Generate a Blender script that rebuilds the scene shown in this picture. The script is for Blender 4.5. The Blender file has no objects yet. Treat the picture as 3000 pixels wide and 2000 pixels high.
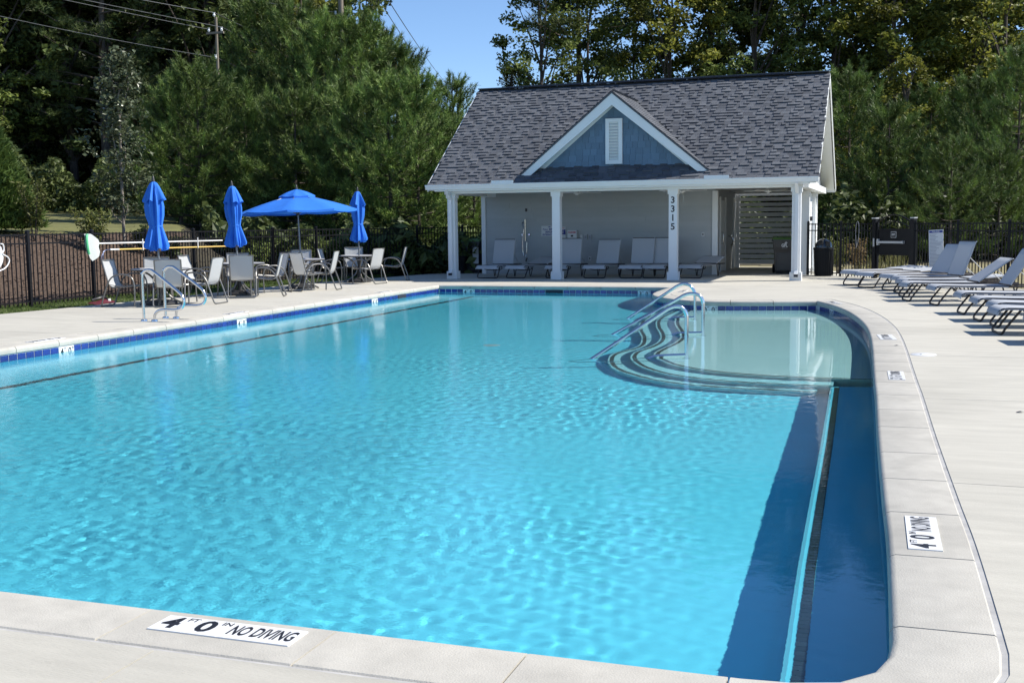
import bpy, bmesh, math, random
import numpy as np
from mathutils import Vector, Matrix
from mathutils.geometry import tessellate_polygon

random.seed(7)
RNG = np.random.default_rng(11)
S = bpy.context.scene
C = S.collection
R = math.radians

# ------------------------------------------------------------------ camera
cam_d = bpy.data.cameras.new('camera')
cam = bpy.data.objects.new('camera', cam_d)
C.objects.link(cam)
S.camera = cam
cam.location = (0, 0, 1.5217)
_p, _r, _y = 0.104668, -0.011253, 0.328588
_f = Vector((-math.sin(_y) * math.cos(_p), math.cos(_y) * math.cos(_p), -math.sin(_p)))
_r0 = Vector((math.cos(_y), math.sin(_y), 0))
_u0 = _r0.cross(_f)
_rt = math.cos(_r) * _r0 + math.sin(_r) * _u0
_up = -math.sin(_r) * _r0 + math.cos(_r) * _u0
cam.rotation_euler = Matrix((_rt, _up, -_f)).transposed().to_euler()
cam_d.sensor_width = 36
cam_d.lens = 3300.0 / 3000 * 36
cam_d.clip_start = 0.05
cam_d.clip_end = 3000

# ------------------------------------------------------------------ world, sun, exposure
SUN = Vector((1.0, 0.35, 1.0)).normalized()
SUN_EL = math.asin(SUN.z)
SUN_ROT = math.atan2(SUN.x, SUN.y)
w = bpy.data.worlds.new('World')
S.world = w
w.use_nodes = True
nt = w.node_tree
sky = nt.nodes.new('ShaderNodeTexSky')
sky.sky_type = 'NISHITA'
sky.sun_disc = False
sky.sun_elevation = SUN_EL
sky.sun_rotation = SUN_ROT
sky.altitude = 1200
sky.air_density = 0.9
sky.dust_density = 0.0
sky.ozone_density = 5.0
nt.links.new(sky.outputs[0], nt.nodes['Background'].inputs[0])
nt.nodes['Background'].inputs[1].default_value = 0.115
sl = bpy.data.lights.new('sun', 'SUN')
sl.energy = 4.6
sl.angle = R(0.5)
sl.color = (1.0, 0.95, 0.86)
sun = bpy.data.objects.new('sun', sl)
C.objects.link(sun)
sun.location = (30, 10, 40)
sun.rotation_euler = SUN.to_track_quat('Z', 'Y').to_euler()
sl.cycles.is_caustics_light = True
S.view_settings.view_transform = 'Standard'
S.view_settings.look = 'None'
S.view_settings.exposure = 0.65
S.view_settings.gamma = 1
S.view_settings.use_curve_mapping = False
S.cycles.caustics_refractive = True
S.cycles.caustics_reflective = False
S.cycles.use_denoising = True
S.cycles.max_bounces = 8
S.cycles.transmission_bounces = 6
S.cycles.transparent_max_bounces = 6
S.cycles.sample_clamp_indirect = 6

# ------------------------------------------------------------------ materials
def mat(name, col, rough=0.6, metal=0.0, spec=0.5, noise=None, stain=None, bump=None, trans=0.0, island=0.0, objrand=0.0, coat=0.0):
    """noise=(scale, amount[, stretch]) mottles the colour; bump=(scale, strength[, stretch]); island = value jitter per loose piece"""
    m = bpy.data.materials.new(name)
    m.use_nodes = True
    t = m.node_tree
    b = t.nodes['Principled BSDF']
    b.inputs['Base Color'].default_value = (*col, 1)
    b.inputs['Roughness'].default_value = rough
    b.inputs['Metallic'].default_value = metal
    b.inputs['Specular IOR Level'].default_value = spec
    if coat:
        b.inputs['Coat Weight'].default_value = coat
        b.inputs['Coat Roughness'].default_value = 0.08
    colsock = None
    def coords(stretch):
        tc = t.nodes.new('ShaderNodeTexCoord')
        mp = t.nodes.new('ShaderNodeMapping')
        mp.inputs['Scale'].default_value = stretch
        t.links.new(tc.outputs['Object'], mp.inputs['Vector'])
        return mp.outputs[0]
    if noise:
        n = t.nodes.new('ShaderNodeTexNoise')
        n.inputs['Scale'].default_value = noise[0]
        n.inputs['Detail'].default_value = 6
        n.inputs['Roughness'].default_value = 0.65
        t.links.new(coords(noise[2] if len(noise) > 2 else (1, 1, 1)), n.inputs['Vector'])
        mr = t.nodes.new('ShaderNodeMapRange')
        mr.inputs['From Min'].default_value = 0.3
        mr.inputs['From Max'].default_value = 0.7
        mr.inputs['To Min'].default_value = 1 - noise[1]
        mr.inputs['To Max'].default_value = 1 + noise[1]
        t.links.new(n.outputs['Fac'], mr.inputs['Value'])
        colsock = mr.outputs[0]
    if stain:
        n = t.nodes.new('ShaderNodeTexNoise'); n.inputs['Scale'].default_value = stain[0]; n.inputs['Detail'].default_value = 8
        n.inputs['Distortion'].default_value = 1.2
        t.links.new(coords((1, 1, 1)), n.inputs['Vector'])
        mr = t.nodes.new('ShaderNodeMapRange')
        mr.inputs['From Min'].default_value = 0.38; mr.inputs['From Max'].default_value = 0.56
        mr.inputs['To Min'].default_value = 1 - stain[1]; mr.inputs['To Max'].default_value = 1.0
        t.links.new(n.outputs['Fac'], mr.inputs['Value'])
        if colsock is None: colsock = mr.outputs[0]
        else:
            mu = t.nodes.new('ShaderNodeMath'); mu.operation = 'MULTIPLY'
            t.links.new(colsock, mu.inputs[0]); t.links.new(mr.outputs[0], mu.inputs[1])
            colsock = mu.outputs[0]
    for amt, kind in ((island, 'i'), (objrand, 'o')):
        if amt:
            if kind == 'i':
                g = t.nodes.new('ShaderNodeNewGeometry'); src = g.outputs['Random Per Island']
            else:
                g = t.nodes.new('ShaderNodeObjectInfo'); src = g.outputs['Random']
            mr = t.nodes.new('ShaderNodeMapRange')
            mr.inputs['To Min'].default_value = 1 - amt
            mr.inputs['To Max'].default_value = 1 + amt
            t.links.new(src, mr.inputs['Value'])
            if colsock is None:
                colsock = mr.outputs[0]
            else:
                mu = t.nodes.new('ShaderNodeMath'); mu.operation = 'MULTIPLY'
                t.links.new(colsock, mu.inputs[0]); t.links.new(mr.outputs[0], mu.inputs[1])
                colsock = mu.outputs[0]
    if colsock is not None:
        vm = t.nodes.new('ShaderNodeVectorMath'); vm.operation = 'SCALE'
        vm.inputs[0].default_value = col
        t.links.new(colsock, vm.inputs['Scale'])
        t.links.new(vm.outputs[0], b.inputs['Base Color'])
    if bump:
        n = t.nodes.new('ShaderNodeTexNoise')
        n.inputs['Scale'].default_value = bump[0]
        n.inputs['Detail'].default_value = 5
        t.links.new(coords(bump[2] if len(bump) > 2 else (1, 1, 1)), n.inputs['Vector'])
        bp = t.nodes.new('ShaderNodeBump')
        bp.inputs['Strength'].default_value = bump[1]
        bp.inputs['Distance'].default_value = 0.02
        t.links.new(n.outputs['Fac'], bp.inputs['Height'])
        t.links.new(bp.outputs[0], b.inputs['Normal'])
    if trans:
        tr = t.nodes.new('ShaderNodeBsdfTranslucent')
        mx = t.nodes.new('ShaderNodeMixShader')
        mx.inputs[0].default_value = trans
        if colsock is not None:
            t.links.new(vm.outputs[0], tr.inputs['Color'])
        else:
            tr.inputs['Color'].default_value = (*col, 1)
        t.links.new(b.outputs[0], mx.inputs[1]); t.links.new(tr.outputs[0], mx.inputs[2])
        t.links.new(mx.outputs[0], t.nodes['Material Output'].inputs['Surface'])
    return m

def leaf_mat(name, c0, c1, trans=0.35, rough=0.55, clump=None):
    """two tones picked leaf by leaf"""
    m = bpy.data.materials.new(name)
    m.use_nodes = True
    t = m.node_tree
    b = t.nodes['Principled BSDF']
    b.inputs['Roughness'].default_value = rough
    b.inputs['Specular IOR Level'].default_value = 0.3
    g = t.nodes.new('ShaderNodeNewGeometry')
    oi = t.nodes.new('ShaderNodeObjectInfo')
    mx = t.nodes.new('ShaderNodeMix'); mx.data_type = 'RGBA'
    mx.inputs['A'].default_value = (*c0, 1); mx.inputs['B'].default_value = (*c1, 1)
    t.links.new(g.outputs['Random Per Island'], mx.inputs['Factor'])
    mr = t.nodes.new('ShaderNodeMapRange')
    mr.inputs['To Min'].default_value = 0.75; mr.inputs['To Max'].default_value = 1.25
    t.links.new(oi.outputs['Random'], mr.inputs['Value'])
    vm = t.nodes.new('ShaderNodeVectorMath'); vm.operation = 'SCALE'
    t.links.new(mx.outputs['Result'], vm.inputs[0])
    if clump:
        tc = t.nodes.new('ShaderNodeTexCoord')
        n = t.nodes.new('ShaderNodeTexNoise'); n.inputs['Scale'].default_value = clump[0]; n.inputs['Detail'].default_value = 2
        t.links.new(tc.outputs['Object'], n.inputs['Vector'])
        m2 = t.nodes.new('ShaderNodeMapRange'); m2.inputs['From Min'].default_value = 0.35; m2.inputs['From Max'].default_value = 0.65
        m2.inputs['To Min'].default_value = 1 - clump[1]; m2.inputs['To Max'].default_value = 1 + clump[1]
        t.links.new(n.outputs['Fac'], m2.inputs['Value'])
        mu = t.nodes.new('ShaderNodeMath'); mu.operation = 'MULTIPLY'
        t.links.new(m2.outputs[0], mu.inputs[0]); t.links.new(mr.outputs[0], mu.inputs[1])
        t.links.new(mu.outputs[0], vm.inputs['Scale'])
    else:
        t.links.new(mr.outputs[0], vm.inputs['Scale'])
    t.links.new(vm.outputs[0], b.inputs['Base Color'])
    tr = t.nodes.new('ShaderNodeBsdfTranslucent')
    t.links.new(vm.outputs[0], tr.inputs['Color'])
    ms = t.nodes.new('ShaderNodeMixShader'); ms.inputs[0].default_value = trans
    t.links.new(b.outputs[0], ms.inputs[1]); t.links.new(tr.outputs[0], ms.inputs[2])
    t.links.new(ms.outputs[0], t.nodes['Material Output'].inputs['Surface'])
    return m

M = {}
M['deck'] = mat('deck_concrete', (0.485, 0.462, 0.400), 0.85, noise=(2.2, 0.10, (0.6, 3.5, 1)), bump=(60, 0.2, (0.5, 3, 1)), objrand=0.025, stain=(0.55, 0.09))
M['coping'] = mat('coping_concrete', (0.470, 0.447, 0.395), 0.85, noise=(7, 0.08), bump=(120, 0.16), objrand=0.05, stain=(1.6, 0.10))
M['sealant'] = mat('grey_sealant', (0.44, 0.43, 0.41), 0.6, noise=(6, 0.2))
M['plaster'] = mat('water_blue_plaster', (0.22, 0.76, 0.95), 0.7, noise=(2.0, 0.03))  # white plaster; the blue that deep water gives the light is in its colour
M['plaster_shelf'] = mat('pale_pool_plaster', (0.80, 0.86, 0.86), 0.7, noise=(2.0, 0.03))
M['plaster_step'] = mat('step_water_blue_plaster', (0.58, 0.84, 0.90), 0.7, noise=(2.0, 0.03))  # a weaker share of the water's blue put into the step colour
M['tile'] = mat('glazed_blue_tile', (0.012, 0.028, 0.20), 0.12, noise=(14, 0.35), objrand=0.25, coat=0.5)
M['grout'] = mat('white_grout', (0.62, 0.64, 0.66), 0.8)
M['nosing'] = mat('brown_nosing_tile', (0.085, 0.075, 0.075), 0.4)
M['lip'] = mat('bench_lip_plaster', (0.26, 0.66, 0.84), 0.6)
M['darktile'] = mat('dark_tile', (0.03, 0.035, 0.05), 0.4, objrand=0.3)
M['marker'] = mat('white_marker_tile', (0.75, 0.76, 0.77), 0.35)
M['black'] = mat('black_print', (0.015, 0.015, 0.02), 0.5)
M['hole'] = mat('dark_opening', (0.012, 0.014, 0.03), 0.7)
M['white'] = mat('white_trim_paint', (0.74, 0.76, 0.77), 0.45, noise=(3, 0.02))
M['siding'] = mat('grey_siding_paint', (0.40, 0.42, 0.43), 0.6, noise=(2, 0.04, (1, 1, 3)), objrand=0.03)
M['sidewhite'] = mat('white_siding_paint', (0.72, 0.74, 0.76), 0.5)
M['ceiling'] = mat('ceiling_paint', (0.55, 0.56, 0.56), 0.6)
M['shake'] = mat('blue_shake_paint', (0.115, 0.185, 0.265), 0.6, objrand=0.12)
M['roofbase'] = mat('roof_underlay', (0.05, 0.05, 0.055), 0.9)
for k, c in enumerate(((0.100, 0.108, 0.125), (0.088, 0.095, 0.111), (0.070, 0.076, 0.090), (0.122, 0.130, 0.147))):
    M['sh%d' % k] = mat('asphalt_shingle_tone', c, 0.9, noise=(40, 0.18), bump=(120, 0.4))
M['steel'] = mat('stainless_steel', (0.72, 0.73, 0.74), 0.16, 1.0)
M['chrome'] = mat('chrome', (0.8, 0.8, 0.8), 0.1, 1.0)
M['fence'] = mat('black_fence_paint', (0.010, 0.010, 0.012), 0.45, spec=0.2)
M['frame'] = mat('grey_chair_frame', (0.20, 0.195, 0.185), 0.32, 0.55)
M['dkframe'] = mat('dark_bronze_frame', (0.035, 0.03, 0.03), 0.35, 0.3)
M['sling'] = mat('pale_sling_fabric', (0.52, 0.53, 0.53), 0.7, trans=0.22, bump=(500, 0.1))
M['lsling'] = mat('lounger_sling_fabric', (0.46, 0.48, 0.51), 0.7, trans=0.08, bump=(400, 0.1))
M['tabletop'] = mat('table_top', (0.40, 0.40, 0.40), 0.35, noise=(30, 0.08))
M['dkmetal'] = mat('dark_cast_metal', (0.05, 0.05, 0.052), 0.45, 0.3)
M['blue'] = mat('blue_canvas', (0.028, 0.20, 0.74), 0.75, trans=0.2, bump=(300, 0.15), noise=(5, 0.06))
M['grey_pole'] = mat('grey_pole', (0.20, 0.21, 0.22), 0.4, 0.5)
M['binplastic'] = mat('dark_bin_plastic', (0.028, 0.03, 0.034), 0.4)
M['binlid'] = mat('green_bin_lid', (0.07, 0.16, 0.035), 0.45)
M['gloss_black'] = mat('gloss_black_plastic', (0.012, 0.016, 0.024), 0.12, coat=0.6)
M['mesh_black'] = mat('black_coated_mesh', (0.010, 0.011, 0.013), 0.6, spec=0.2)
M['yellow'] = mat('yellow_pole', (0.75, 0.52, 0.16), 0.4)
M['bluehook'] = mat('blue_grey_metal', (0.10, 0.12, 0.2), 0.35, 0.6)
M['netwhite'] = mat('white_net_cloth', (0.68, 0.72, 0.70), 0.7, trans=0.25)
M['green'] = mat('green_plastic', (0.12, 0.55, 0.26), 0.5)
M['ring'] = mat('white_life_ring', (0.78, 0.79, 0.80), 0.5)
M['red'] = mat('dark_red_vinyl', (0.10, 0.010, 0.016), 0.5)
M['signwhite'] = mat('sign_white', (0.62, 0.63, 0.64), 0.5)
M['signnavy'] = mat('sign_navy', (0.02, 0.03, 0.22), 0.5)
M['signred'] = mat('sign_red', (0.45, 0.05, 0.08), 0.5)
M['signgrey'] = mat('sign_grey_print', (0.28, 0.29, 0.33), 0.5)
M['boxgrey'] = mat('grey_box', (0.45, 0.46, 0.47), 0.5)
M['wood'] = mat('weathered_pole_wood', (0.20, 0.17, 0.135), 0.85, noise=(3, 0.25, (6, 6, 0.4)))
M['bark'] = mat('bark', (0.085, 0.068, 0.055), 0.95, noise=(6, 0.35, (3, 3, 0.6)), bump=(14, 0.6, (3, 3, 0.6)))
M['palebark'] = mat('pale_bark', (0.24, 0.21, 0.18), 0.9, noise=(8, 0.3), bump=(20, 0.4))
M['wire'] = mat('wire', (0.07, 0.07, 0.08), 0.5)
M['leadwire'] = mat('aluminium_wire', (0.20, 0.20, 0.20), 0.5, 0.2)
M['mulch'] = mat('mulch', (0.075, 0.049, 0.034), 0.95, noise=(22, 0.7), bump=(30, 1.0))
M['grassland'] = mat('short_grass', (0.085, 0.105, 0.032), 0.95, noise=(3.0, 0.22), bump=(60, 0.6))
M['lawn'] = mat('dry_lawn', (0.135, 0.135, 0.045), 0.95, noise=(0.5, 0.22, (1, 1, 1)), bump=(30, 0.5))
M['field'] = mat('tan_dry_ground', (0.23, 0.20, 0.10), 0.95, noise=(0.9, 0.25), bump=(20, 0.6))
M['floor_and_shade'] = mat('forest_floor_and_shade', (0.035, 0.03, 0.018), 0.95, noise=(1, 0.4))
M['blade'] = leaf_mat('grass_blade', (0.06, 0.10, 0.02), (0.13, 0.18, 0.045))
M['chip'] = mat('bark_chip', (0.11, 0.072, 0.05), 0.9, island=0.85)

# ------------------------------------------------------------------ mesh building
def _rotm(axis):
    return axis
class MB:
    def __init__(s):
        s.v = []; s.f = []; s.mi = []; s.sm = []
    def add(s, vs, fs, mi=0, sm=False):
        n = len(s.v)
        s.v.extend([tuple(x) for x in vs])
        for f in fs:
            s.f.append([n + i for i in f]); s.mi.append(mi); s.sm.append(sm)
        return s
    def box(s, c, d, rot=None, mi=0):
        x, y, z = d[0] / 2, d[1] / 2, d[2] / 2
        vs = [Vector((a * x, b * y, e * z)) for e in (-1, 1) for b in (-1, 1) for a in (-1, 1)]
        if rot is not None:
            vs = [rot @ v for v in vs]
        c = Vector(c)
        return s.add([v + c for v in vs], [(0, 2, 3, 1), (4, 5, 7, 6), (0, 1, 5, 4), (2, 6, 7, 3), (0, 4, 6, 2), (1, 3, 7, 5)], mi)
    def bbox(s, a, b, mi=0):
        return s.box([(a[i] + b[i]) / 2 for i in range(3)], [abs(b[i] - a[i]) for i in range(3)], None, mi)
    def bar(s, p0, p1, wd, h, up=(0, 0, 1), mi=0):
        p0, p1 = Vector(p0), Vector(p1)
        d = (p1 - p0); L = d.length; d.normalize()
        up = Vector(up)
        x = d.cross(up)
        if x.length < 1e-5: x = d.cross(Vector((1, 0, 0)))
        x.normalize(); z = x.cross(d)
        rot = Matrix((x, d, z)).transposed()
        return s.box((p0 + p1) / 2, (wd, L, h), rot, mi)
    def tube(s, pts, r, n=8, closed=False, mi=0, taper=None):
        P = [Vector(p) for p in pts]
        k = len(P)
        rings = []
        prev = None
        for i in range(k):
            if closed:
                t = P[(i + 1) % k] - P[i - 1]
            else:
                t = P[min(i + 1, k - 1)] - P[max(i - 1, 0)]
            if t.length < 1e-9: t = Vector((0, 0, 1))
            t.normalize()
            if prev is None:
                a = Vector((0, 0, 1)) if abs(t.z) < 0.9 else Vector((1, 0, 0))
                nx = t.cross(a).normalized()
            else:
                nx = (prev - t * prev.dot(t))
                if nx.length < 1e-6: nx = t.orthogonal()
                nx.normalize()
            prev = nx
            ny = t.cross(nx)
            rr = r if taper is None else taper[i]
            rings.append([P[i] + (nx * math.cos(2 * math.pi * j / n) + ny * math.sin(2 * math.pi * j / n)) * rr for j in range(n)])
        vs = [v for q in rings for v in q]
        fs = []
        for i in range(k if closed else k - 1):
            i2 = (i + 1) % k
            for j in range(n):
                j2 = (j + 1) % n
                fs.append((i * n + j, i * n + j2, i2 * n + j2, i2 * n + j))
        s.add(vs, fs, mi, True)
        if not closed:
            s.add(rings[0], [tuple(range(n))[::-1]], mi)
            s.add(rings[-1], [tuple(range(n))], mi)
        return s
    def lathe(s, prof, n=24, c=(0, 0, 0), mi=0, a0=0, a1=2 * math.pi, smooth=True):
        full = abs(a1 - a0 - 2 * math.pi) < 1e-6
        m = n if full else n + 1
        vs = []
        for (r, z) in prof:
            for j in range(m):
                a = a0 + (a1 - a0) * j / n
                vs.append((c[0] + r * math.cos(a), c[1] + r * math.sin(a), c[2] + z))
        fs = []
        for i in range(len(prof) - 1):
            for j in range(n):
                j2 = (j + 1) % m
                fs.append((i * m + j, i * m + j2, (i + 1) * m + j2, (i + 1) * m + j))
        return s.add(vs, fs, mi, smooth)
    def prism(s, poly, z0, z1, mi=0, bottom=True):
        poly = [tuple(p[:2]) for p in poly]
        ar = sum(poly[i][0] * poly[(i + 1) % len(poly)][1] - poly[(i + 1) % len(poly)][0] * poly[i][1] for i in range(len(poly)))
        if ar < 0: poly = poly[::-1]
        n = len(poly)
        tr = tessellate_polygon([[Vector((x, y, 0)) for x, y in poly]])
        vs = [(x, y, z1) for x, y in poly] + [(x, y, z0) for x, y in poly]
        fs = []
        for t in tr:
            a, b, c = [Vector((*poly[i], 0)) for i in t]
            if (b - a).cross(c - a).z < 0: t = t[::-1]
            fs.append(tuple(t))
            if bottom: fs.append(tuple(i + n for i in t[::-1]))
        for i in range(n):
            j = (i + 1) % n
            fs.append((i + n, j + n, j, i))
        return s.add(vs, fs, mi)
    def mesh(s, name, mats, off=(0, 0, 0)):
        me = bpy.data.meshes.new(name)
        o = Vector(off)
        me.from_pydata([(v[0] - o.x, v[1] - o.y, v[2] - o.z) for v in s.v], [], s.f)
        for m in (mats if isinstance(mats, (list, tuple)) else [mats]):
            me.materials.append(m)
        me.polygons.foreach_set('material_index', s.mi)
        me.polygons.foreach_set('use_smooth', s.sm)
        if any(s.sm):
            me.set_sharp_from_angle(angle=R(40))
        me.update()
        return me
    def build(s, name, mats, parent=None, local=False, loc=None, off=None):
        """world coordinates; the object's origin sits at its parent's"""
        if parent is not None and not local:
            o_ = wloc(parent)
        else:
            o_ = Vector(off) if off is not None else Vector((0, 0, 0))
        ob = bpy.data.objects.new(name, s.mesh(name, mats, o_))
        C.objects.link(ob)
        if parent is not None: ob.parent = parent
        elif off is not None: ob.location = off
        if loc is not None: ob.location = loc
        return ob

def wloc(o):
    v = Vector(o.location)
    while o.parent:
        o = o.parent; v = v + Vector(o.location)
    return v

def npmesh(name, V, F, mats, mi=None, smooth=False):
    V = np.asarray(V, np.float32); F = np.asarray(F, np.int32)
    me = bpy.data.meshes.new(name)
    k = F.shape[1]
    me.vertices.add(len(V)); me.vertices.foreach_set('co', V.ravel())
    me.loops.add(F.size); me.loops.foreach_set('vertex_index', F.ravel())
    me.polygons.add(len(F))
    me.polygons.foreach_set('loop_start', np.arange(0, F.size, k, dtype=np.int32))
    if mi is not None: me.polygons.foreach_set('material_index', np.asarray(mi, np.int32))
    for m in (mats if isinstance(mats, (list, tuple)) else [mats]): me.materials.append(m)
    me.polygons.foreach_set('use_smooth', np.full(len(F), smooth))
    me.update(calc_edges=True)
    me.validate()
    return me

def obj(name, me, parent=None, loc=(0, 0, 0), rz=0.0):
    o = bpy.data.objects.new(name, me)
    C.objects.link(o)
    o.location = loc
    o.rotation_euler = (0, 0, rz)
    if parent is not None: o.parent = parent
    return o

def tag(o, label=None, cat=None, group=None, kind=None):
    if label: o['label'] = label
    if cat: o['category'] = cat
    if group: o['group'] = group
    if kind: o['kind'] = kind
    return o

def thing(name, label, cat, loc=(0, 0, 0), rz=0.0, group=None):
    o = bpy.data.objects.new(name, None)
    o.empty_display_size = 0.2
    C.objects.link(o)
    o.location = loc
    o.rotation_euler = (0, 0, rz)
    return tag(o, label, cat, group)

KIDS = {}
def copy_tree(o, parent=None):
    c = o.copy()
    C.objects.link(c)
    if parent is not None: c.parent = parent
    for ch in list(o.children):
        copy_tree(ch, c)
    return c

def text_mesh(txt, size, ext=0.0015, bold=0.0, width=None):
    cu = bpy.data.curves.new('lettering', 'FONT')
    cu.body = txt; cu.size = size; cu.extrude = ext; cu.offset = bold
    cu.align_x = 'CENTER'; cu.align_y = 'CENTER'; cu.resolution_u = 3
    o = bpy.data.objects.new('lettering', cu)
    C.objects.link(o)
    dg = bpy.context.evaluated_depsgraph_get()
    me = bpy.data.meshes.new_from_object(o.evaluated_get(dg))
    bpy.data.objects.remove(o); bpy.data.curves.remove(cu)
    if width:
        xs = [v.co.x for v in me.vertices]
        k = width / max(1e-6, max(xs) - min(xs)); c0 = (max(xs) + min(xs)) / 2
        for v in me.vertices: v.co.x = (v.co.x - c0) * k
    return me

def text(txt, size, m, parent, mtx, name='lettering', bold=0.0, ext=0.0015, width=None):
    """mtx: world matrix of the lettering plane (x along the text, y up, z out of the face)"""
    me = text_mesh(txt, size, ext, bold, width)
    me.materials.clear(); me.materials.append(m)
    o = bpy.data.objects.new(name, me)
    C.objects.link(o)
    if parent is not None:
        o.parent = parent
        mtx = Matrix.Translation(-wloc(parent)) @ mtx
    o.matrix_local = mtx
    return o

def plane_mtx(loc, x, y):
    x = Vector(x).normalized(); y = Vector(y).normalized(); z = x.cross(y)
    m = Matrix((x, y, z)).transposed().to_4x4()
    m.translation = Vector(loc)
    return m

def smooth_path(pts, n=6, closed=False):
    P = [Vector(p) for p in pts]
    out = []
    k = len(P)
    for i in range(k if closed else k - 1):
        p0 = P[i - 1] if (i > 0 or closed) else P[0] * 2 - P[1]
        p1, p2 = P[i], P[(i + 1) % k]
        p3 = P[(i + 2) % k] if (i + 2 < k or closed) else P[-1] * 2 - P[-2]
        for j in range(n):
            t = j / n
            out.append(0.5 * ((2 * p1) + (-p0 + p2) * t + (2 * p0 - 5 * p1 + 4 * p2 - p3) * t * t + (-p0 + 3 * p1 - 3 * p2 + p3) * t ** 3))
    if not closed: out.append(P[-1])
    return out

# ================================================================== GROUND
FA = (-16.2, 27.3)
FN = (-0.878, 0.479)
def bank_u(x, y):
    u1 = -16.25 - x
    u2 = (x - FA[0]) * FN[0] + (y - FA[1]) * FN[1]
    return np.maximum(u1, u2)
def sstep(t):
    t = np.clip(t, 0, 1)
    return t * t * (3 - 2 * t)
def ground_h(x, y):
    u = bank_u(x, y)
    h = -0.03 + 1.42 * sstep((u - 0.7) / 4.2) + np.clip(u - 4.5, 0, 30) * 0.042
    h = h * sstep((u - 0.2) / 0.8) + (-0.03) * (1 - sstep((u - 0.2) / 0.8))
    ah = np.maximum(1.0, -math.sin(_y) * x + math.cos(_y) * y)
    pxx = 1500 + 3300 * (x * math.cos(_y) + y * math.sin(_y)) / ah
    h = -0.03 + (h + 0.03) * (1 - 0.75 * sstep((pxx - 520) / 220) * (ah > 5))
    fade = 1 - sstep((x + 13) / 6.0)         # flat again behind the pool house and to the right
    h = -0.03 * (1 - fade) + h * fade
    return h
def lin(*segs):
    a = []
    for s0, s1, st in segs:
        n = max(1, int(round((s1 - s0) / st)))
        a += [s0 + (s1 - s0) * i / n for i in range(n)]
    a.append(segs[-1][1])
    return np.array(a)
gx = lin((-700, -120, 40), (-120, -60, 6), (-60, -30, 1.5), (-30, -24, 0.5), (-24, -14.6, 0.16), (-14.6, -11.6, 0.5), (-11.6, 0.9, 0.9), (0.9, 8, 0.6), (8, 40, 3), (40, 120, 10), (120, 700, 60))
gy = lin((-300, -20, 25), (-20, 3.2, 3), (3.2, 9, 0.9), (9, 32, 0.22), (32, 45, 0.6), (45, 75, 1.5), (75, 130, 5), (130, 900, 60))
GX, GY = np.meshgrid(gx, gy)
GZ = ground_h(GX, GY)
U_ = bank_u(GX, GY)
GZ = GZ + np.where(U_ > 0.9, RNG.normal(0, 0.018, GX.shape), 0)
inside = (GX > -14.9) & (GX < 1.6) & (GY < 38)
GZ = np.where(inside, -0.16, GZ)
nx_, ny_ = len(gx), len(gy)
ix = np.arange(nx_ * ny_).reshape(ny_, nx_)
Fq = np.stack([ix[:-1, :-1], ix[:-1, 1:], ix[1:, 1:], ix[1:, :-1]], -1).reshape(-1, 4)
cx = (GX[:-1, :-1] + GX[1:, 1:]).ravel() / 2
cy = (GY[:-1, :-1] + GY[1:, 1:]).ravel() / 2
keep = ~((cx > -11.6) & (cx < 0.9) & (cy > 3.2) & (cy < 26.6))
uu = bank_u(cx, cy) + RNG.normal(0, 0.06, cx.shape)
mi = np.full(cx.shape, 0)
mi[(uu > 0.55) & (uu < 4.6) & (cx < -12)] = 1
mi[(uu >= 4.6) & (cx < -12)] = 2
mi[(cx > -1) & (cy < 60)] = 3
mi[(cx >= -12) & (cx <= -1) & (cy > 37)] = 3
ahead = -math.sin(_y) * cx + math.cos(_y) * cy
colpx = 1500 + 3300 * (cx * math.cos(_y) + cy * math.sin(_y)) / np.maximum(1.0, ahead)
mi[(colpx > 545) & (cy > 20) & (uu > 0.5) & (cx < -8) & (uu < 20)] = 4  # bank below the pines takes the dark floor colour as their painted shade
mi[(mi == 3) & (ahead > 38.5 + RNG.normal(0, 0.8, cx.shape))] = 4  # tree shade over the far field painted with the same dark floor colour
wood_edge = (uu > 33) | ((cx > -14) & (cy > 62)) | (cx < -52)
mi[wood_edge] = 4
ground = obj('ground', npmesh('ground', np.stack([GX.ravel(), GY.ravel(), GZ.ravel()], 1), Fq[keep], [M['grassland'], M['mulch'], M['lawn'], M['field'], M['floor_and_shade']], mi[keep], True))
tag(ground, kind='structure')

# ================================================================== POOL OUTLINE
NL = (-10.79, 3.71)
raw_near = [NL, (-0.46, 3.71)]
corner = [(-0.46, 3.71), (-0.27, 3.73), (-0.15, 3.775), (-0.07, 3.85), (-0.02, 3.95), (0.0, 4.05), (0.01, 4.2)]
right = [(0.01, 4.4), (-0.01, 5.49), (-0.045, 6.5), (-0.10, 8.3), (-0.145, 10.17), (-0.17, 10.98), (-0.20, 12.06), (-0.25, 13.99), (-0.31, 15.6), (-0.40, 16.97), (-0.56, 18.4), (-0.79, 19.79), (-1.08, 21.0), (-1.40, 21.92)]
shelf_back = [(-1.40, 21.92), (-2.0, 21.76), (-2.61, 21.62), (-3.1, 21.55), (-3.42, 21.54), (-3.74, 21.65), (-4.04, 21.88), (-4.44, 22.42), (-4.69, 22.9), (-4.88, 23.56), (-4.95, 24.3), (-4.97, 25.2), (-4.97, 26.06)]
def resample(pts, st, smooth=True):
    P = [Vector((*p, 0)) for p in pts]
    Q = smooth_path(P, 10) if smooth and len(P) > 2 else P
    d = [0]
    for a, b in zip(Q, Q[1:]): d.append(d[-1] + (b - a).length)
    n = max(1, int(round(d[-1] / st)))
    out = []
    j = 0
    for i in range(n + 1):
        s = d[-1] * i / n
        while j < len(d) - 2 and d[j + 1] < s: j += 1
        t = (s - d[j]) / max(1e-9, d[j + 1] - d[j])
        out.append(Q[j].lerp(Q[j + 1], min(1, t)))
    return out
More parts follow.
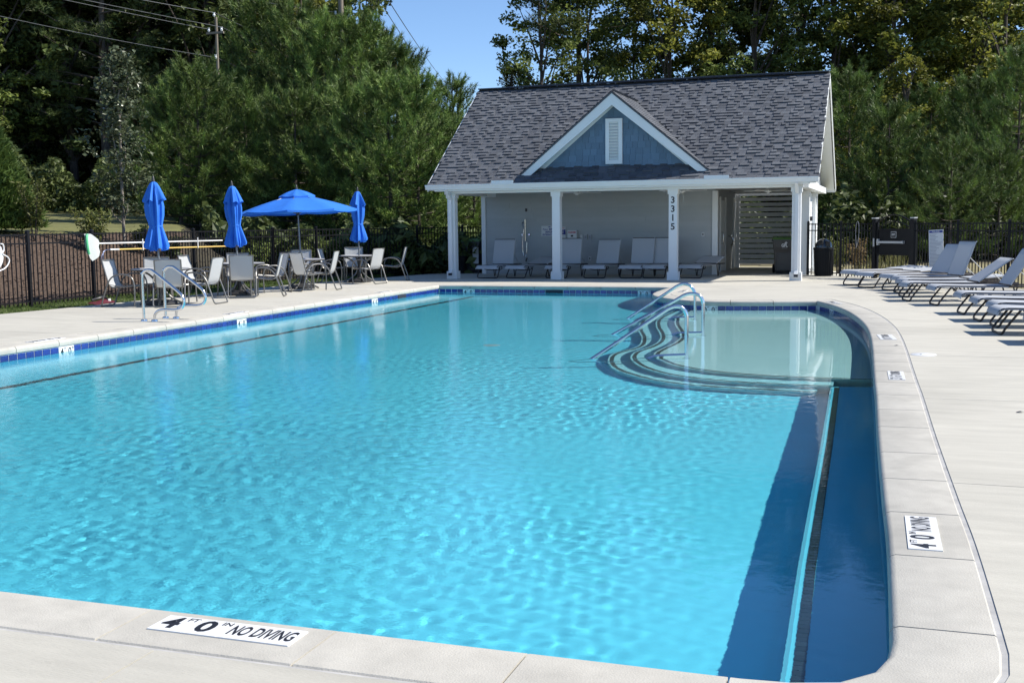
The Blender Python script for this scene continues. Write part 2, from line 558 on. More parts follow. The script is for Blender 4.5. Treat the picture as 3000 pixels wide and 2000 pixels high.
edges_ = [resample(raw_near, 0.4, False), resample(corner + right[1:], 0.16), resample(shelf_back, 0.16), resample([(-4.97, 26.06), (-10.79, 26.06)], 0.4, False), resample([(-10.79, 26.06), NL], 0.4, False)]
names_ = ['near', 'right', 'shelf', 'far', 'left']
OUT = []; SEG = []; HARD = []
for e, nm in zip(edges_, names_):
    if nm == 'right': HARD.append(False)
    for i, q in enumerate(e[:-1]):
        OUT.append(q); SEG.append(nm)
NO = len(OUT)
hard_pts = [Vector((*p, 0)) for p in (NL, (-1.40, 21.92), (-4.97, 26.06), (-10.79, 26.06))]
NRM = []
for i in range(NO):
    a, b, c = OUT[i - 1], OUT[i], OUT[(i + 1) % NO]
    d1 = (b - a).normalized(); d2 = (c - b).normalized()
    n1 = Vector((d1.y, -d1.x, 0)); n2 = Vector((d2.y, -d2.x, 0))
    n = (n1 + n2)
    n = n / max(0.35, n.dot(n1))
    NRM.append(n)
def off(d):
    return [OUT[i] + NRM[i] * d for i in range(NO)]
ARC = [0.0]
for i in range(NO): ARC.append(ARC[-1] + (OUT[(i + 1) % NO] - OUT[i]).length)
PER = ARC[-1]
def at_arc(s):
    s = s % PER
    lo, hi = 0, NO
    while hi - lo > 1:
        m = (lo + hi) // 2
        if ARC[m] <= s: lo = m
        else: hi = m
    t = (s - ARC[lo]) / (ARC[lo + 1] - ARC[lo])
    j = (lo + 1) % NO
    return OUT[lo].lerp(OUT[j], t), NRM[lo].lerp(NRM[j], t), lo
def arc_of(p):
    best = min(range(NO), key=lambda i: (OUT[i] - Vector((*p, 0))).length)
    return ARC[best]

# ------------------------------------------------------------------ coping
coping = thing('pool_coping', None, None, (0, 0, 0))
tag(coping, kind='structure')
WCOP = 0.375
prof = [(0.02, -0.092), (0.006, -0.082), (0.0, -0.05), (0.003, -0.026), (0.014, -0.008), (0.036, 0.0), (WCOP - 0.008, 0.0), (WCOP, -0.007), (WCOP, -0.092)]
def stone(s0, s1):
    ss = [s0] + [a for a in ARC[:-1] for a in (a, a + PER) if s0 + 0.02 < a < s1 - 0.02] + [s1]
    ss = sorted(ss)
    mb = MB()
    rows = []
    for s in ss:
        p, n, _ = at_arc(s)
        rows.append([(p.x + n.x * d, p.y + n.y * d, z) for d, z in prof])
    k = len(prof)
    vs = [v for r_ in rows for v in r_]
    fs = []
    for i in range(len(rows) - 1):
        for j in range(k - 1):
            fs.append((i * k + j, i * k + j + 1, (i + 1) * k + j + 1, (i + 1) * k + j))
        fs.append((i * k + k - 1, i * k, (i + 1) * k, (i + 1) * k + k - 1))
    mb.add(vs, fs, 0, True)
    mb.add(rows[0], [tuple(range(k))[::-1]], 0); mb.add(rows[-1], [tuple(range(k))], 0)
    return mb
joints = [ARC[0]]
s_near0 = 0.0
# the near side: joints where the photo shows them
near_x = [-2.79 - 0.795 * k for k in range(10, 0, -1)] + [-2.79, -1.965, -1.21, -0.50]
js = [x - NL[0] for x in near_x if x > NL[0] + 0.3]
sr = arc_of((0.01, 4.4))
right_y = [4.42, 5.30, 6.12, 6.93, 7.77, 8.6, 9.44, 10.25, 11.05, 11.83, 12.66, 13.44, 14.2, 15.05]
js += [min((ARC[i] for i in range(NO) if SEG[i] == 'right' and OUT[i].y > 4.2), key=lambda a: abs(at_arc(a)[0].y - y)) for y in right_y]
s_c1 = arc_of((-1.40, 21.92)); s_c2 = arc_of((-4.97, 26.06)); s_c3 = arc_of((-10.79, 26.06))
def fill(a, b, step):
    n = max(1, round((b - a) / step))
    return [a + (b - a) * i / n for i in range(1, n)]
js += fill(js[-1], s_c1, 0.82) + [s_c1] + fill(s_c1, s_c2, 0.80) + [s_c2] + fill(s_c2, s_c3, 0.82) + [s_c3] + fill(s_c3, PER, 0.81) + [PER]
js = [0.0] + sorted(js)
for a, b in zip(js, js[1:]):
    if b - a < 0.1: continue
    stone(a + 0.005, b - 0.005).build('coping_stone', M['coping'], coping)
# sealant joint between coping and deck, and the mortar bed under both
mb = MB()
o1 = off(WCOP - 0.002); o2 = off(WCOP + 0.026)
n = NO
mb.add([(p.x, p.y, -0.006) for p in o1] + [(p.x, p.y, -0.004 ) for p in o2], [(i, (i + 1) % n, (i + 1) % n + n, i + n)[::-1] for i in range(n)])
mb.build('sealant_strip', M['sealant'], coping)
mb = MB()
o1 = off(0.045); o2 = off(WCOP + 0.3)
mb.add([(p.x, p.y, -0.095) for p in o1] + [(p.x, p.y, -0.095) for p in o2], [(i, (i + 1) % n, (i + 1) % n + n, i + n)[::-1] for i in range(n)])
mb.build('mortar_bed', M['sealant'], coping)

# ------------------------------------------------------------------ deck slabs
deck = thing('pool_deck', None, None, (0, 0, 0)); tag(deck, kind='structure')
DO = off(WCOP + 0.024)
def o_range(seg, f):
    return [(DO[i].x, DO[i].y) for i in range(NO) if SEG[i] in seg and f(DO[i])]
def slab(poly, gap=0.003):
    # shrink a touch towards the middle for the sawn joint
    cx_ = sum(p[0] for p in poly) / len(poly); cy_ = sum(p[1] for p in poly) / len(poly)
    MB().prism(poly, -0.11, 0.0, bottom=False).build('deck_slab', M['deck'], deck)
G = 0.004
yn_ = DO[1].y
xr_ = 0.41
for a, b in zip([-16, -9.03, -5.77, -2.51], [-9.03, -5.77, -2.51, xr_]):
    slab([(a + G, -2.6), (b - G, -2.6), (b - G, yn_), (a + G, yn_)])
    slab([(a + G, -7), (b - G, -7), (b - G, -2.6 - 2 * G), (a + G, -2.6 - 2 * G)])
ycuts = [-7, -2.6, yn_, 6.87, 10.12, 13.35, 16.6, 19.85, 22.4]
def deck_right(y):
    return 8.0 if y < 20 else np.interp(y, [20, 24, 26, 28, 30, 31.6], [5.0, 3.9, 2.75, 1.55, 0.55, -0.9])
for a, b in zip(ycuts, ycuts[1:]):
    if b <= yn_ + 0.01:
        slab([(xr_, a + G), (8, a + G), (8, b - G), (xr_, b - G)]); continue
    left = [(p[0], p[1]) for p in o_range(('right',), lambda p: a + 0.05 < p.y < b - 0.05)]
    def xat(y):
        pr = [DO[i] for i in range(NO) if SEG[i] == 'right' or (SEG[i] == 'shelf' and OUT[i].y == 21.92)]
        for q0, q1 in zip(pr, pr[1:]):
            if q0.y <= y <= q1.y: return q0.x + (q1.x - q0.x) * (y - q0.y) / max(1e-9, q1.y - q0.y)
        return pr[-1].x if y > pr[-1].y else xr_
    if b > 22.3:
        cpt = DO[[i for i in range(NO) if SEG[i] == 'shelf'][0]]
        b = cpt.y
        left = [p for p in left if p[1] < b - 0.03]
        xb = cpt.x
    else: xb = xat(b)
    if a <= yn_ + 0.01:
        left = [(p[0], p[1]) for p in o_range(('near', 'right'), lambda p: p.y < b - 0.05 and p.x > -0.55)]
        left = [p for p in left if not (p[0] < xr_ - 0.001 and p[1] <= yn_ + 0.001)]
        arcp = [p for p in left]
        poly = [(xr_, yn_ + G), (8, yn_ + G), (8, b - G), (xb, b - G)] + arcp[::-1]
        # the rounded corner piece belongs to this slab: close it along the arc
        poly = [p for i, p in enumerate(poly) if i == 0 or (Vector(p) - Vector(poly[i - 1])).length > 1e-4]
        slab(poly)
    else:
        xa = xat(a)
        slab([(xa, a + G), (deck_right(a), a + G), (deck_right(b), b - G), (xb, b - G)] + left[::-1])
ytop = b
# corner filler slab under the rounded corner gap (hidden below the sealant level)
pen = [(DO[i].x, DO[i].y) for i in range(NO) if SEG[i] == 'shelf'] + [(DO[i].x, DO[i].y) for i in range(NO) if SEG[i] == 'far'][:1]
yf_ = [DO[i].y for i in range(NO) if SEG[i] == 'far'][2]
pen = [p for p in pen if p[1] <= yf_ + 1e-4]
pen0 = pen[0]
slab([(deck_right(yf_), yf_ - G), (pen[-1][0], yf_ - G)] + pen[::-1][1:] + [(pen0[0], pen0[1] + G), (deck_right(pen0[1]), pen0[1] + G)])
xl_ = [DO[i].x for i in range(NO) if SEG[i] == 'left'][3]
def deck_left(y):
    return float(np.interp(y, [-8, 16, 18, 22, 26.5, 27.9, 32.6, 34.5], [-15.3, -15.2, -15.0, -14.85, -14.8, -14.33, -13.35, -12.3]))
yc = [-7, -2.6, yn_, 6.87, 10.12, 13.35, 16.6, 19.85, 23.1, yf_]
for a, b in zip(yc, yc[1:]):
    if b <= yn_ + 0.01: continue
    ys = [a + (b - a) * i / 6 for i in range(7)]
    slab([(xl_, a + G), (xl_, b - G)] + [(deck_left(y), min(max(y, a + G), b - G)) for y in ys[::-1]])
rows_y = [yf_, 28.9, 32.2, 34.6]
xc = [None, -9.6, -6.35, -3.1, None]
for a, b in zip(rows_y, rows_y[1:]):
    for k in range(4):
        ys = [a + G, (a + b) / 2, b - G]
        L_ = [(deck_left(y), y) for y in ys] if k == 0 else [(xc[k] + G, y) for y in ys]
        R_ = [(deck_right(y) if y < 31.6 else -1.2, y) for y in ys] if k == 3 else [(xc[k + 1] - G, y) for y in ys]
        slab(L_[::-1] + R_)
slab([(-11.9, 34.6 + G), (-11.9, 37.6), (-2.2, 37.6), (-2.2, 34.6 + G)])

# ------------------------------------------------------------------ basin
WZ = -0.170
FLOOR = -0.92
basin = thing('pool_basin', None, None, (0, 0, 0)); tag(basin, kind='structure')
RECV = []
def recv(o):
    RECV.append(o); return o
wi = off(0.022)
mb = MB()
n = NO
mb.add([(p.x, p.y, -0.085) for p in wi] + [(p.x, p.y, -0.254) for p in wi], [(i, (i + 1) % n, (i + 1) % n + n, i + n) for i in range(n)])
recv(mb.build('tile_grout', M['grout'], basin))
mb = MB()
mb.add([(p.x, p.y, -0.254) for p in wi] + [(p.x, p.y, FLOOR) for p in wi], [(i, (i + 1) % n, (i + 1) % n + n, i + n) for i in range(n)])
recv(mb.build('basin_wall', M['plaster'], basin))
fl = MB()
po = off(0.06)
fl.prism([(p.x, p.y) for p in po], FLOOR - 0.05, FLOOR, bottom=False)
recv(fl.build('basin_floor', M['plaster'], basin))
# waterline tiles, one mesh shared
tmb = MB()
tmb.add([(-0.0718, 0.002, -0.073), (0.0718, 0.002, -0.073), (0.0718, 0.002, 0.073), (-0.0718, 0.002, 0.073), (-0.068, 0.008, -0.0695), (0.068, 0.008, -0.0695), (0.068, 0.008, 0.0695), (-0.068, 0.008, 0.0695)],
        [(7, 6, 5, 4), (0, 4, 5, 1), (1, 5, 6, 2), (2, 6, 7, 3), (3, 7, 4, 0)])
tile_me = tmb.mesh('waterline_tile', M['tile'])
TP = 0.1524
WARC = None
far_tiles = MB()
MARK_AT = [(-10.79, 12.68), (-10.79, 17.07), (-10.79, 22.42), (-10.01, 26.06), (-5.58, 26.06), (-3.33, 21.55), (-1.03, 21.12)]
SKIM_AT = [(-10.79, 23.79), (-7.74, 26.06)]
ntile = 0
tile_slots = []
def tile_run(s0, s1, single):
    global ntile
    k = int((s1 - s0) / TP)
    for i in range(k):
        s = s0 + (i + 0.5) * TP
        p, nn, lo = at_arc(s)
        a = OUT[lo]; b = OUT[(lo + 1) % NO]
        d = (b - a).normalized()
        pos = p + nn * 0.022
        ang = math.atan2(d.y, d.x)
        tile_slots.append((pos, d, ang, single))
tile_run(s_c1 + 0.01, s_c2 - 0.01, True)
tile_run(s_c2 + 0.01, s_c3 - 0.01, True)
tile_run(s_c3 + 0.01, s_c3 + 0.01 + TP * 146, True)
sA = arc_of((-0.25, 14.0))
tile_run(s_c1 - 0.01 - TP * 62, s_c1 - 0.01, True)
tile_run(0.05, s_c1 - 0.01 - TP * 62, False)
def slot_near(p):
    return sorted(range(len(tile_slots)), key=lambda i: (tile_slots[i][0].xy - Vector(p)).length)
skip = set()
MARK_SLOTS = []
for p in MARK_AT:
    a, b = slot_near(p)[:2]
    skip |= {a, b}; MARK_SLOTS.append((min(a, b), max(a, b)))
SKIM_SLOTS = []
for p in SKIM_AT:
    q = slot_near(p)[:3]; skip |= set(q); SKIM_SLOTS.append(q)
sing = [i for i in range(len(tile_slots)) if tile_slots[i][3] and i not in skip]
for i, (pos, d, ang, single) in enumerate(tile_slots):
    if i in skip: continue
    if single and ntile < 298:
        o = recv(obj('waterline_tile', tile_me, basin, (pos.x, pos.y, -0.172), ang)); ntile += 1
    else:
        far_tiles.box((pos.x - d.y * 0.0045, pos.y + d.x * 0.0045, -0.172), (0.147, 0.009, 0.147), Matrix.Rotation(ang, 3, 'Z'))
ft = recv(far_tiles.build('tile_band', M['tile'], basin)); ft['kind'] = 'stuff'
for q in SKIM_SLOTS:
    pos = sum((tile_slots[i][0] for i in q), Vector()) / 3
    d, ang = tile_slots[q[0]][1], tile_slots[q[0]][2]
    recv(MB().box((pos.x - d.y * 0.006, pos.y + d.x * 0.006, -0.172), (0.44, 0.012, 0.147), Matrix.Rotation(ang, 3, 'Z')).build('skimmer_opening', M['hole'], basin))
# steps
shelf_e = [(-3.80, 21.95), (-3.77, 21.5), (-3.70, 20.08), (-3.50, 18.75), (-3.13, 17.2), (-2.98, 16.4), (-2.94, 15.6), (-2.97, 14.8), (-2.93, 14.25), (-2.70, 13.65), (-2.39, 13.15), (-1.86, 12.75), (-1.19, 12.55), (-0.47, 12.52), (0.4, 12.52)]
step2_e = [(-4.08, 22.2), (-4.04, 21.41), (-3.99, 19.78), (-3.75, 18.41), (-3.40, 17.02), (-3.24, 16.1), (-3.22, 15.4), (-3.28, 14.69), (-3.17, 13.98), (-2.88, 13.25), (-2.51, 12.72), (-2.10, 12.40), (-1.62, 12.22), (-1.0, 12.15), (-0.60, 12.15)]
step3_e = [(-4.40, 22.4), (-4.36, 21.26), (-4.28, 19.79), (-3.98, 18.08), (-3.67, 16.9), (-3.47, 15.9), (-3.46, 15.3), (-3.57, 14.68), (-3.48, 14.02), (-3.23, 13.26), (-2.85, 12.68), (-2.40, 12.25), (-1.74, 12.0), (-0.75, 11.92)]
def rs(e): return [(v.x, v.y) for v in resample(e, 0.12)]
shelf_p, step2_p, step3_p = rs(shelf_e), rs(step2_e), rs(step3_e)
ZS = [-0.29, -0.48, -0.68]
def step(poly_e, close, z, m):
    o = MB().prism(poly_e + close, FLOOR - 0.01, z, bottom=False).build('pool_step', m, basin)
    return recv(o)
back = [(0.4, 22.6), (-3.80, 22.6)]
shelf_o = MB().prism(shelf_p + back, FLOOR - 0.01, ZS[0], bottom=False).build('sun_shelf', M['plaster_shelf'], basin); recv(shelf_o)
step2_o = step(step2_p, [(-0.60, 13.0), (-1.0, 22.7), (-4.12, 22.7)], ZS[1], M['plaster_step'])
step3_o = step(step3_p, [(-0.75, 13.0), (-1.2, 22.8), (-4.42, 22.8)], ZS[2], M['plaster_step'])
def ribbon(path, d0, d1, z, side=1):
    P = [Vector((*p, 0)) for p in path]
    mb = MB(); A = []; B = []
    for i in range(len(P)):
        t = (P[min(i + 1, len(P) - 1)] - P[max(i - 1, 0)]).normalized()
        nn = Vector((-t.y, t.x, 0)) * side
        A.append(P[i] + nn * d0); B.append(P[i] + nn * d1)
    k = len(P)
    mb.add([(p.x, p.y, z) for p in A] + [(p.x, p.y, z) for p in B], [(i, i + 1, i + 1 + k, i + k) for i in range(k - 1)])
    return mb
for p_, z, par in ((shelf_p[2:], ZS[0], shelf_o), (step2_p[3:], ZS[1], step2_o), (step3_p[5:], ZS[2], step3_o)):
    recv(ribbon(p_, 0.025, 0.078, z + 0.004).build('nosing_strip', M['nosing'], par))
# bench along the right wall with its row of nosing tiles
bx = lambda y: float(np.interp(y, [3.6, 4.4, 5.85, 7.2, 9.0, 12.06], [-0.38, -0.40, -0.45, -0.485, -0.53, -0.62])) + 0.01
bys = [3.4 + 0.3 * i for i in range(30)]
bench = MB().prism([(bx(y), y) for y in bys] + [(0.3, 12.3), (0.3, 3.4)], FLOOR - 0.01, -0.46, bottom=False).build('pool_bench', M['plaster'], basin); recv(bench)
nt_me = MB().box((0, 0, 0), (0.050, 0.046, 0.006)).mesh('nosing_tile', M['darktile'])
y = 3.86
while y < 12.05:
    recv(obj('nosing_tile', nt_me, bench, (bx(y) + 0.062, y, -0.457), 0.02)); y += 0.0515
mbe = MB()
for a, b in zip(bys, bys[1:]):
    mbe.add([(bx(a) - 0.004, a, -0.49), (bx(b) - 0.004, b, -0.49), (bx(b) - 0.004, b, -0.462), (bx(a) - 0.004, a, -0.462), (bx(b) + 0.016, b, -0.454), (bx(a) + 0.016, a, -0.454)], [(0, 3, 2, 1), (3, 5, 4, 2)])
recv(mbe.build('bench_lip', M['lip'], bench))
# lane line on the floor
ll = MB()
ll.bbox((-9.65, 3.9, FLOOR), (-9.51, 25.2, FLOOR + 0.004)); ll.bbox((-9.85, 25.2, FLOOR), (-9.2, 25.33, FLOOR + 0.004))
recv(ll.build('lane_line', M['darktile'], basin))
md = MB().lathe([(0.0, 0.012), (0.11, 0.012), (0.13, 0.0)], 20, (-5.6, 15.5, FLOOR))
recv(md.build('main_drain', M['grout'], basin))

# ------------------------------------------------------------------ water
def in_poly(px, py, poly):
    c = np.zeros(px.shape, bool)
    j = len(poly) - 1
    for i in range(len(poly)):
        xi, yi = poly[i]; xj, yj = poly[j]
        hit = ((yi > py) != (yj > py)) & (px < (xj - xi) * (py - yi) / ((yj - yi) + 1e-12) + xi)
        c ^= hit; j = i
    return c
wx = lin((-10.82, -6.0, 0.024), (-6.0, 0.9, 0.018))
wy = lin((3.6, 9.0, 0.0145), (9.0, 14.0, 0.024), (14.0, 27.0, 0.05))
WX, WY = np.meshgrid(wx, wy)
wr = np.random.default_rng(5)
def vnoise(X, Y, sc, seed):
    g = np.random.default_rng(seed).normal(size=(64, 64))
    x = X / sc; y = Y / sc
    x0 = np.floor(x).astype(int); y0 = np.floor(y).astype(int)
    fx = sstep(x - x0); fy = sstep(y - y0)
    q = lambda a, b: g[a % 64, b % 64]
    return (q(x0, y0) * (1 - fx) + q(x0 + 1, y0) * fx) * (1 - fy) + (q(x0, y0 + 1) * (1 - fx) + q(x0 + 1, y0 + 1) * fx) * fy
amp = np.clip(0.62 + 0.30 * vnoise(WX, WY, 1.7, 3) + 0.2 * vnoise(WX, WY, 4.0, 9), 0.3, 1.05)
amp += 0.18 * np.exp(-((WX + 1.9) ** 2 / 0.3 + (WY - 5.0) ** 2 / 0.12)) + 0.15 * np.exp(-((WX + 3.2) ** 2 / 0.25 + (WY - 9.3) ** 2 / 0.3))
calm = sstep((WX + 4.2) / 1.6) * sstep((WY - 11.8) / 1.5)       # sheltered water over the shelf
strip = sstep((WX + 0.95) / 0.5)
amp = amp * (1 - 0.86 * calm) * (1 - 0.65 * strip)
WZg = np.zeros_like(WX)
fine = 1 - 0.55 * sstep((WY - 9) / 8)
for k in range(64):
    lam = float(np.exp(wr.uniform(math.log(0.080), math.log(0.24))))
    an = wr.uniform(0, 2 * math.pi)
    slope = 0.0044 * (1 - 0.4 * sstep((WY - 10) / 8)) * (fine if lam < 0.16 else 1.0)
    WZg += slope * lam / (2 * math.pi) * np.sin(2 * math.pi / lam * (WX * math.cos(an) + WY * math.sin(an)) + wr.uniform(0, 6.28) + 1.6 * vnoise(WX, WY, 0.7, 20 + k))
WZg = WZ + WZg * amp * 0.95
wn = len(wx); wm = len(wy)
iw = np.arange(wn * wm).reshape(wm, wn)
Fw = np.stack([iw[:-1, :-1], iw[:-1, 1:], iw[1:, 1:], iw[1:, :-1]], -1).reshape(-1, 4)
wcx = ((WX[:-1, :-1] + WX[1:, 1:]) / 2).ravel(); wcy = ((WY[:-1, :-1] + WY[1:, 1:]) / 2).ravel()
kp = in_poly(wcx, wcy, [(p.x, p.y) for p in off(0.05)]) | ((wcx > -5.2) & (wcy > 4.0))
wmat = bpy.data.materials.new('pool_water'); wmat.use_nodes = True
t = wmat.node_tree; t.nodes.remove(t.nodes['Principled BSDF'])
rf = t.nodes.new('ShaderNodeBsdfRefraction'); rf.inputs['IOR'].default_value = 1.33; rf.inputs['Roughness'].default_value = 0.0
rf.inputs['Color'].default_value = (0.74, 0.985, 0.995, 1)
gl = t.nodes.new('ShaderNodeBsdfGlossy'); gl.inputs['Roughness'].default_value = 0.0
fr = t.nodes.new('ShaderNodeFresnel'); fr.inputs['IOR'].default_value = 1.33
tc = t.nodes.new('ShaderNodeTexCoord')
n1 = t.nodes.new('ShaderNodeTexNoise'); n1.inputs['Scale'].default_value = 27; n1.inputs['Detail'].default_value = 2.5; n1.inputs['Roughness'].default_value = 0.6
t.links.new(tc.outputs['Object'], n1.inputs['Vector'])
n2 = t.nodes.new('ShaderNodeTexNoise'); n2.inputs['Scale'].default_value = 0.45; n2.inputs['Detail'].default_value = 2
t.links.new(tc.outputs['Object'], n2.inputs['Vector'])
m2 = t.nodes.new('ShaderNodeMapRange'); m2.inputs['From Min'].default_value = 0.35; m2.inputs['From Max'].default_value = 0.65; m2.inputs['To Min'].default_value = 0.30; m2.inputs['To Max'].default_value = 0.85
t.links.new(n2.outputs['Fac'], m2.inputs['Value'])
sx_ = t.nodes.new('ShaderNodeSeparateXYZ'); t.links.new(tc.outputs['Object'], sx_.inputs[0])
m3 = t.nodes.new('ShaderNodeMapRange'); m3.inputs['From Min'].default_value = -3.6; m3.inputs['From Max'].default_value = -1.0; m3.inputs['To Min'].default_value = 1.0; m3.inputs['To Max'].default_value = 0.15
t.links.new(sx_.outputs[0], m3.inputs['Value'])
m4 = t.nodes.new('ShaderNodeMapRange'); m4.inputs['From Min'].default_value = 7.0; m4.inputs['From Max'].default_value = 14.0; m4.inputs['To Min'].default_value = 1.0; m4.inputs['To Max'].default_value = 0.32
t.links.new(sx_.outputs[1], m4.inputs['Value'])
m5 = t.nodes.new('ShaderNodeMath'); m5.operation = 'MULTIPLY'; t.links.new(m3.outputs[0], m5.inputs[0]); t.links.new(m4.outputs[0], m5.inputs[1])
mm = t.nodes.new('ShaderNodeMath'); mm.operation = 'MULTIPLY'; t.links.new(m2.outputs[0], mm.inputs[0]); t.links.new(m5.outputs[0], mm.inputs[1])
bp = t.nodes.new('ShaderNodeBump'); bp.inputs['Distance'].default_value = 0.006
t.links.new(mm.outputs[0], bp.inputs['Strength']); t.links.new(n1.outputs['Fac'], bp.inputs['Height'])
for nd in (rf, gl, fr): t.links.new(bp.outputs[0], nd.inputs['Normal'])
mx = t.nodes.new('ShaderNodeMixShader')
t.links.new(fr.outputs[0], mx.inputs[0]); t.links.new(rf.outputs[0], mx.inputs[1]); t.links.new(gl.outputs[0], mx.inputs[2])
t.links.new(mx.outputs[0], t.nodes['Material Output'].inputs['Surface'])
water = obj('pool_water', npmesh('pool_water', np.stack([WX.ravel(), WY.ravel(), WZg.ravel()], 1), Fw[kp], wmat, None, True))
tag(water, kind='structure')
water.cycles.is_caustics_caster = True

# ------------------------------------------------------------------ depth markers
def wall_marker(slots, a, b, label):
    pa, pb = tile_slots[slots[0]][0], tile_slots[slots[1]][0]
    d = tile_slots[slots[0]][1]
    nin = Vector((-d.y, d.x, 0))
    c = (pa + pb) / 2
    th = thing('depth_marker', label, 'depth marker', (c.x, c.y, -0.172), 0, 'waterline depth markers')
    me = MB()
    for s in (-1, 1):
        me.box((c.x + d.x * s * TP / 2 + nin.x * 0.005, c.y + d.y * s * TP / 2 + nin.y * 0.005, -0.172), (0.147, 0.01, 0.147), Matrix.Rotation(math.atan2(d.y, d.x), 3, 'Z'))
    recv(me.build('tile_pair', M['marker'], th))
    xdir = -d     # reads left to right seen from the water
    for s, tx, sup in ((-1, a, 'FT'), (1, b, 'IN')):
        base = c + xdir * (s * TP / 2) + nin * 0.0105
        recv(text(tx, 0.125, M['black'], th, plane_mtx((base.x - xdir.x * 0.012, base.y - xdir.y * 0.012, -0.168), xdir, (0, 0, 1)), 'numeral', 0.003))
        q = base + xdir * 0.048
        recv(text(sup, 0.036, M['black'], th, plane_mtx((q.x, q.y, -0.128), xdir, (0, 0, 1)), 'unit', 0.0005))
    return th
wall_marker(MARK_SLOTS[0], '4', '0', 'white waterline tile pair reading 4 FT 0 IN, left wall, nearest the camera')
wall_marker(MARK_SLOTS[1], '4', '0', 'white waterline tile pair reading 4 FT 0 IN, middle of the left pool wall')
wall_marker(MARK_SLOTS[2], '4', '0', 'white waterline tile pair reading 4 FT 0 IN, left wall beside the dark skimmer opening')
wall_marker(MARK_SLOTS[3], '4', '0', 'white waterline tile pair reading 4 FT 0 IN in the far left pool corner')
wall_marker(MARK_SLOTS[4], '3', '0', 'white waterline tile pair reading 3 FT 0 IN on the far pool wall')
wall_marker(MARK_SLOTS[5], '0', '0', 'white waterline tile pair reading 0 FT 0 IN behind the entry handrails')
wall_marker(MARK_SLOTS[6], '0', '0', 'white waterline tile pair on the curved wall right of the shelf corner')
def deck_marker(c, xdir, ydir, parts, label, L=0.61, W=0.1524):
    xd = Vector((*xdir, 0)).normalized(); yd = Vector((*ydir, 0)).normalized()
    th = thing('depth_marker', label, 'depth marker', (c[0], c[1], 0.0), 0, 'depth markers laid in the deck')
    rot = Matrix((xd, yd, Vector((0, 0, 1)))).transposed()
    widths = [p[0] for p in parts]
    x = -sum(widths) / 2
    for wd, items in parts:
        mid = x + wd / 2
        cc = Vector((c[0], c[1], 0)) + xd * mid
        MB().box((cc.x, cc.y, 0.002), (wd - 0.002, W - 0.002, 0.006), rot).build('marker_tile', M['marker'], th)
        for tx, sz, dx, dy, bold, wid in items:
            p = cc + xd * dx + yd * dy
            text(tx, sz, M['black'], th, plane_mtx((p.x, p.y, 0.0052), xd, yd), 'lettering', bold, 0.0006, wid)
        x += wd
    return th
def nodive(a, b):
    return [(TP, [(a, 0.15, -0.018, 0.0, 0.0045, 0.075), ('FT', 0.045, 0.052, 0.047, 0.0008, None)]), (TP, [(b, 0.15, -0.018, 0.0, 0.0045, 0.075), ('IN', 0.045, 0.052, 0.047, 0.0008, None)]), (2 * TP, [('NO DIVING', 0.125, 0.0, 0.0, 0.003, 0.272)])]
deck_marker((-2.365, 3.555), (1, 0.0), (0, 1), nodive('4', '0'), 'white 4 FT 0 IN NO DIVING tile strip set in the near coping')
deck_marker((0.155, 5.71), (-0.02, 1), (-1, -0.02), nodive('4', '0'), 'white 4 FT 0 IN NO DIVING tile strip on the near right coping')
deck_marker((0.03, 11.52), (-0.03, 1), (-1, -0.03), nodive('3', '6'), 'white depth marker strip on the right coping, level with the steps')
deck_marker((-0.09, 15.26), (-0.1, 1), (-1, -0.1), nodive('0', '0'), 'white depth marker strip on the right coping beside the shelf', W=0.2)
deck_marker((-1.05, 21.45), (-0.3, 1), (-1, -0.3), nodive('0', '0'), 'white depth marker strip on the coping at the far shelf corner')
deck_marker((-4.38, 24.45), (0.0, 1), (-1, 0), nodive('3', '0'), 'white depth marker strip on the deck tongue behind the handrails')
deck_marker((-11.0, 12.47), (0, -1), (1, 0), nodive('4', '0'), 'white depth marker strip on the left coping, nearest of three')
deck_marker((-11.0, 17.19), (0, -1), (1, 0), nodive('4', '0'), 'white depth marker strip on the left coping right of the grab rails')
deck_marker((-11.0, 23.25), (0, -1), (1, 0), nodive('4', '0'), 'white depth marker strip on the left coping, farthest of three')

# ================================================================== POOL HOUSE
XL, XR = -12.22, -1.86
YE, ZE = 28.81, 2.57            # front eave
YRG, ZRG = 33.0, 5.58           # ridge
YB = 37.2                       # back eave
SL = (ZRG - ZE) / (YRG - YE)
YW = 32.15                      # front wall of the closed part
YC = 29.22                      # column line
house = thing('pool_house', 'white trimmed open pool house with grey shingle roof and blue dormer gable', 'pool house', (-7.0, 33.0, 0))

def roof_pt(x, y):
    return (x, y, ZE + (y - YE) * SL) if y <= YRG else (x, y, ZRG - (y - YRG) * SL)
# main roof deck: front and back slope with thickness
mb = MB()
th_ = 0.10
for (ya, yb) in ((YE, YRG), (YB, YRG)):
    A = [roof_pt(XL, ya), roof_pt(XR, ya), roof_pt(XR, yb), roof_pt(XL, yb)]
    B = [(p[0], p[1], p[2] - th_) for p in A]
    f = [(0, 1, 2, 3), (7, 6, 5, 4), (0, 4, 5, 1), (1, 5, 6, 2), (2, 6, 7, 3), (3, 7, 4, 0)]
    if ya > yb: f = [q[::-1] for q in f]
    mb.add(A + B, f)
roof = mb.build('roof', M['roofbase'], house)
TONES = [M['sh0'], M['sh1'], M['sh2'], M['sh3']]
sdir = Vector((0, YRG - YE, ZRG - ZE)).normalized()
snrm = Vector((0, -sdir.z, sdir.y))
EXPO = 0.145
slope_len = (Vector((0, YRG, ZRG)) - Vector((0, YE, ZE))).length
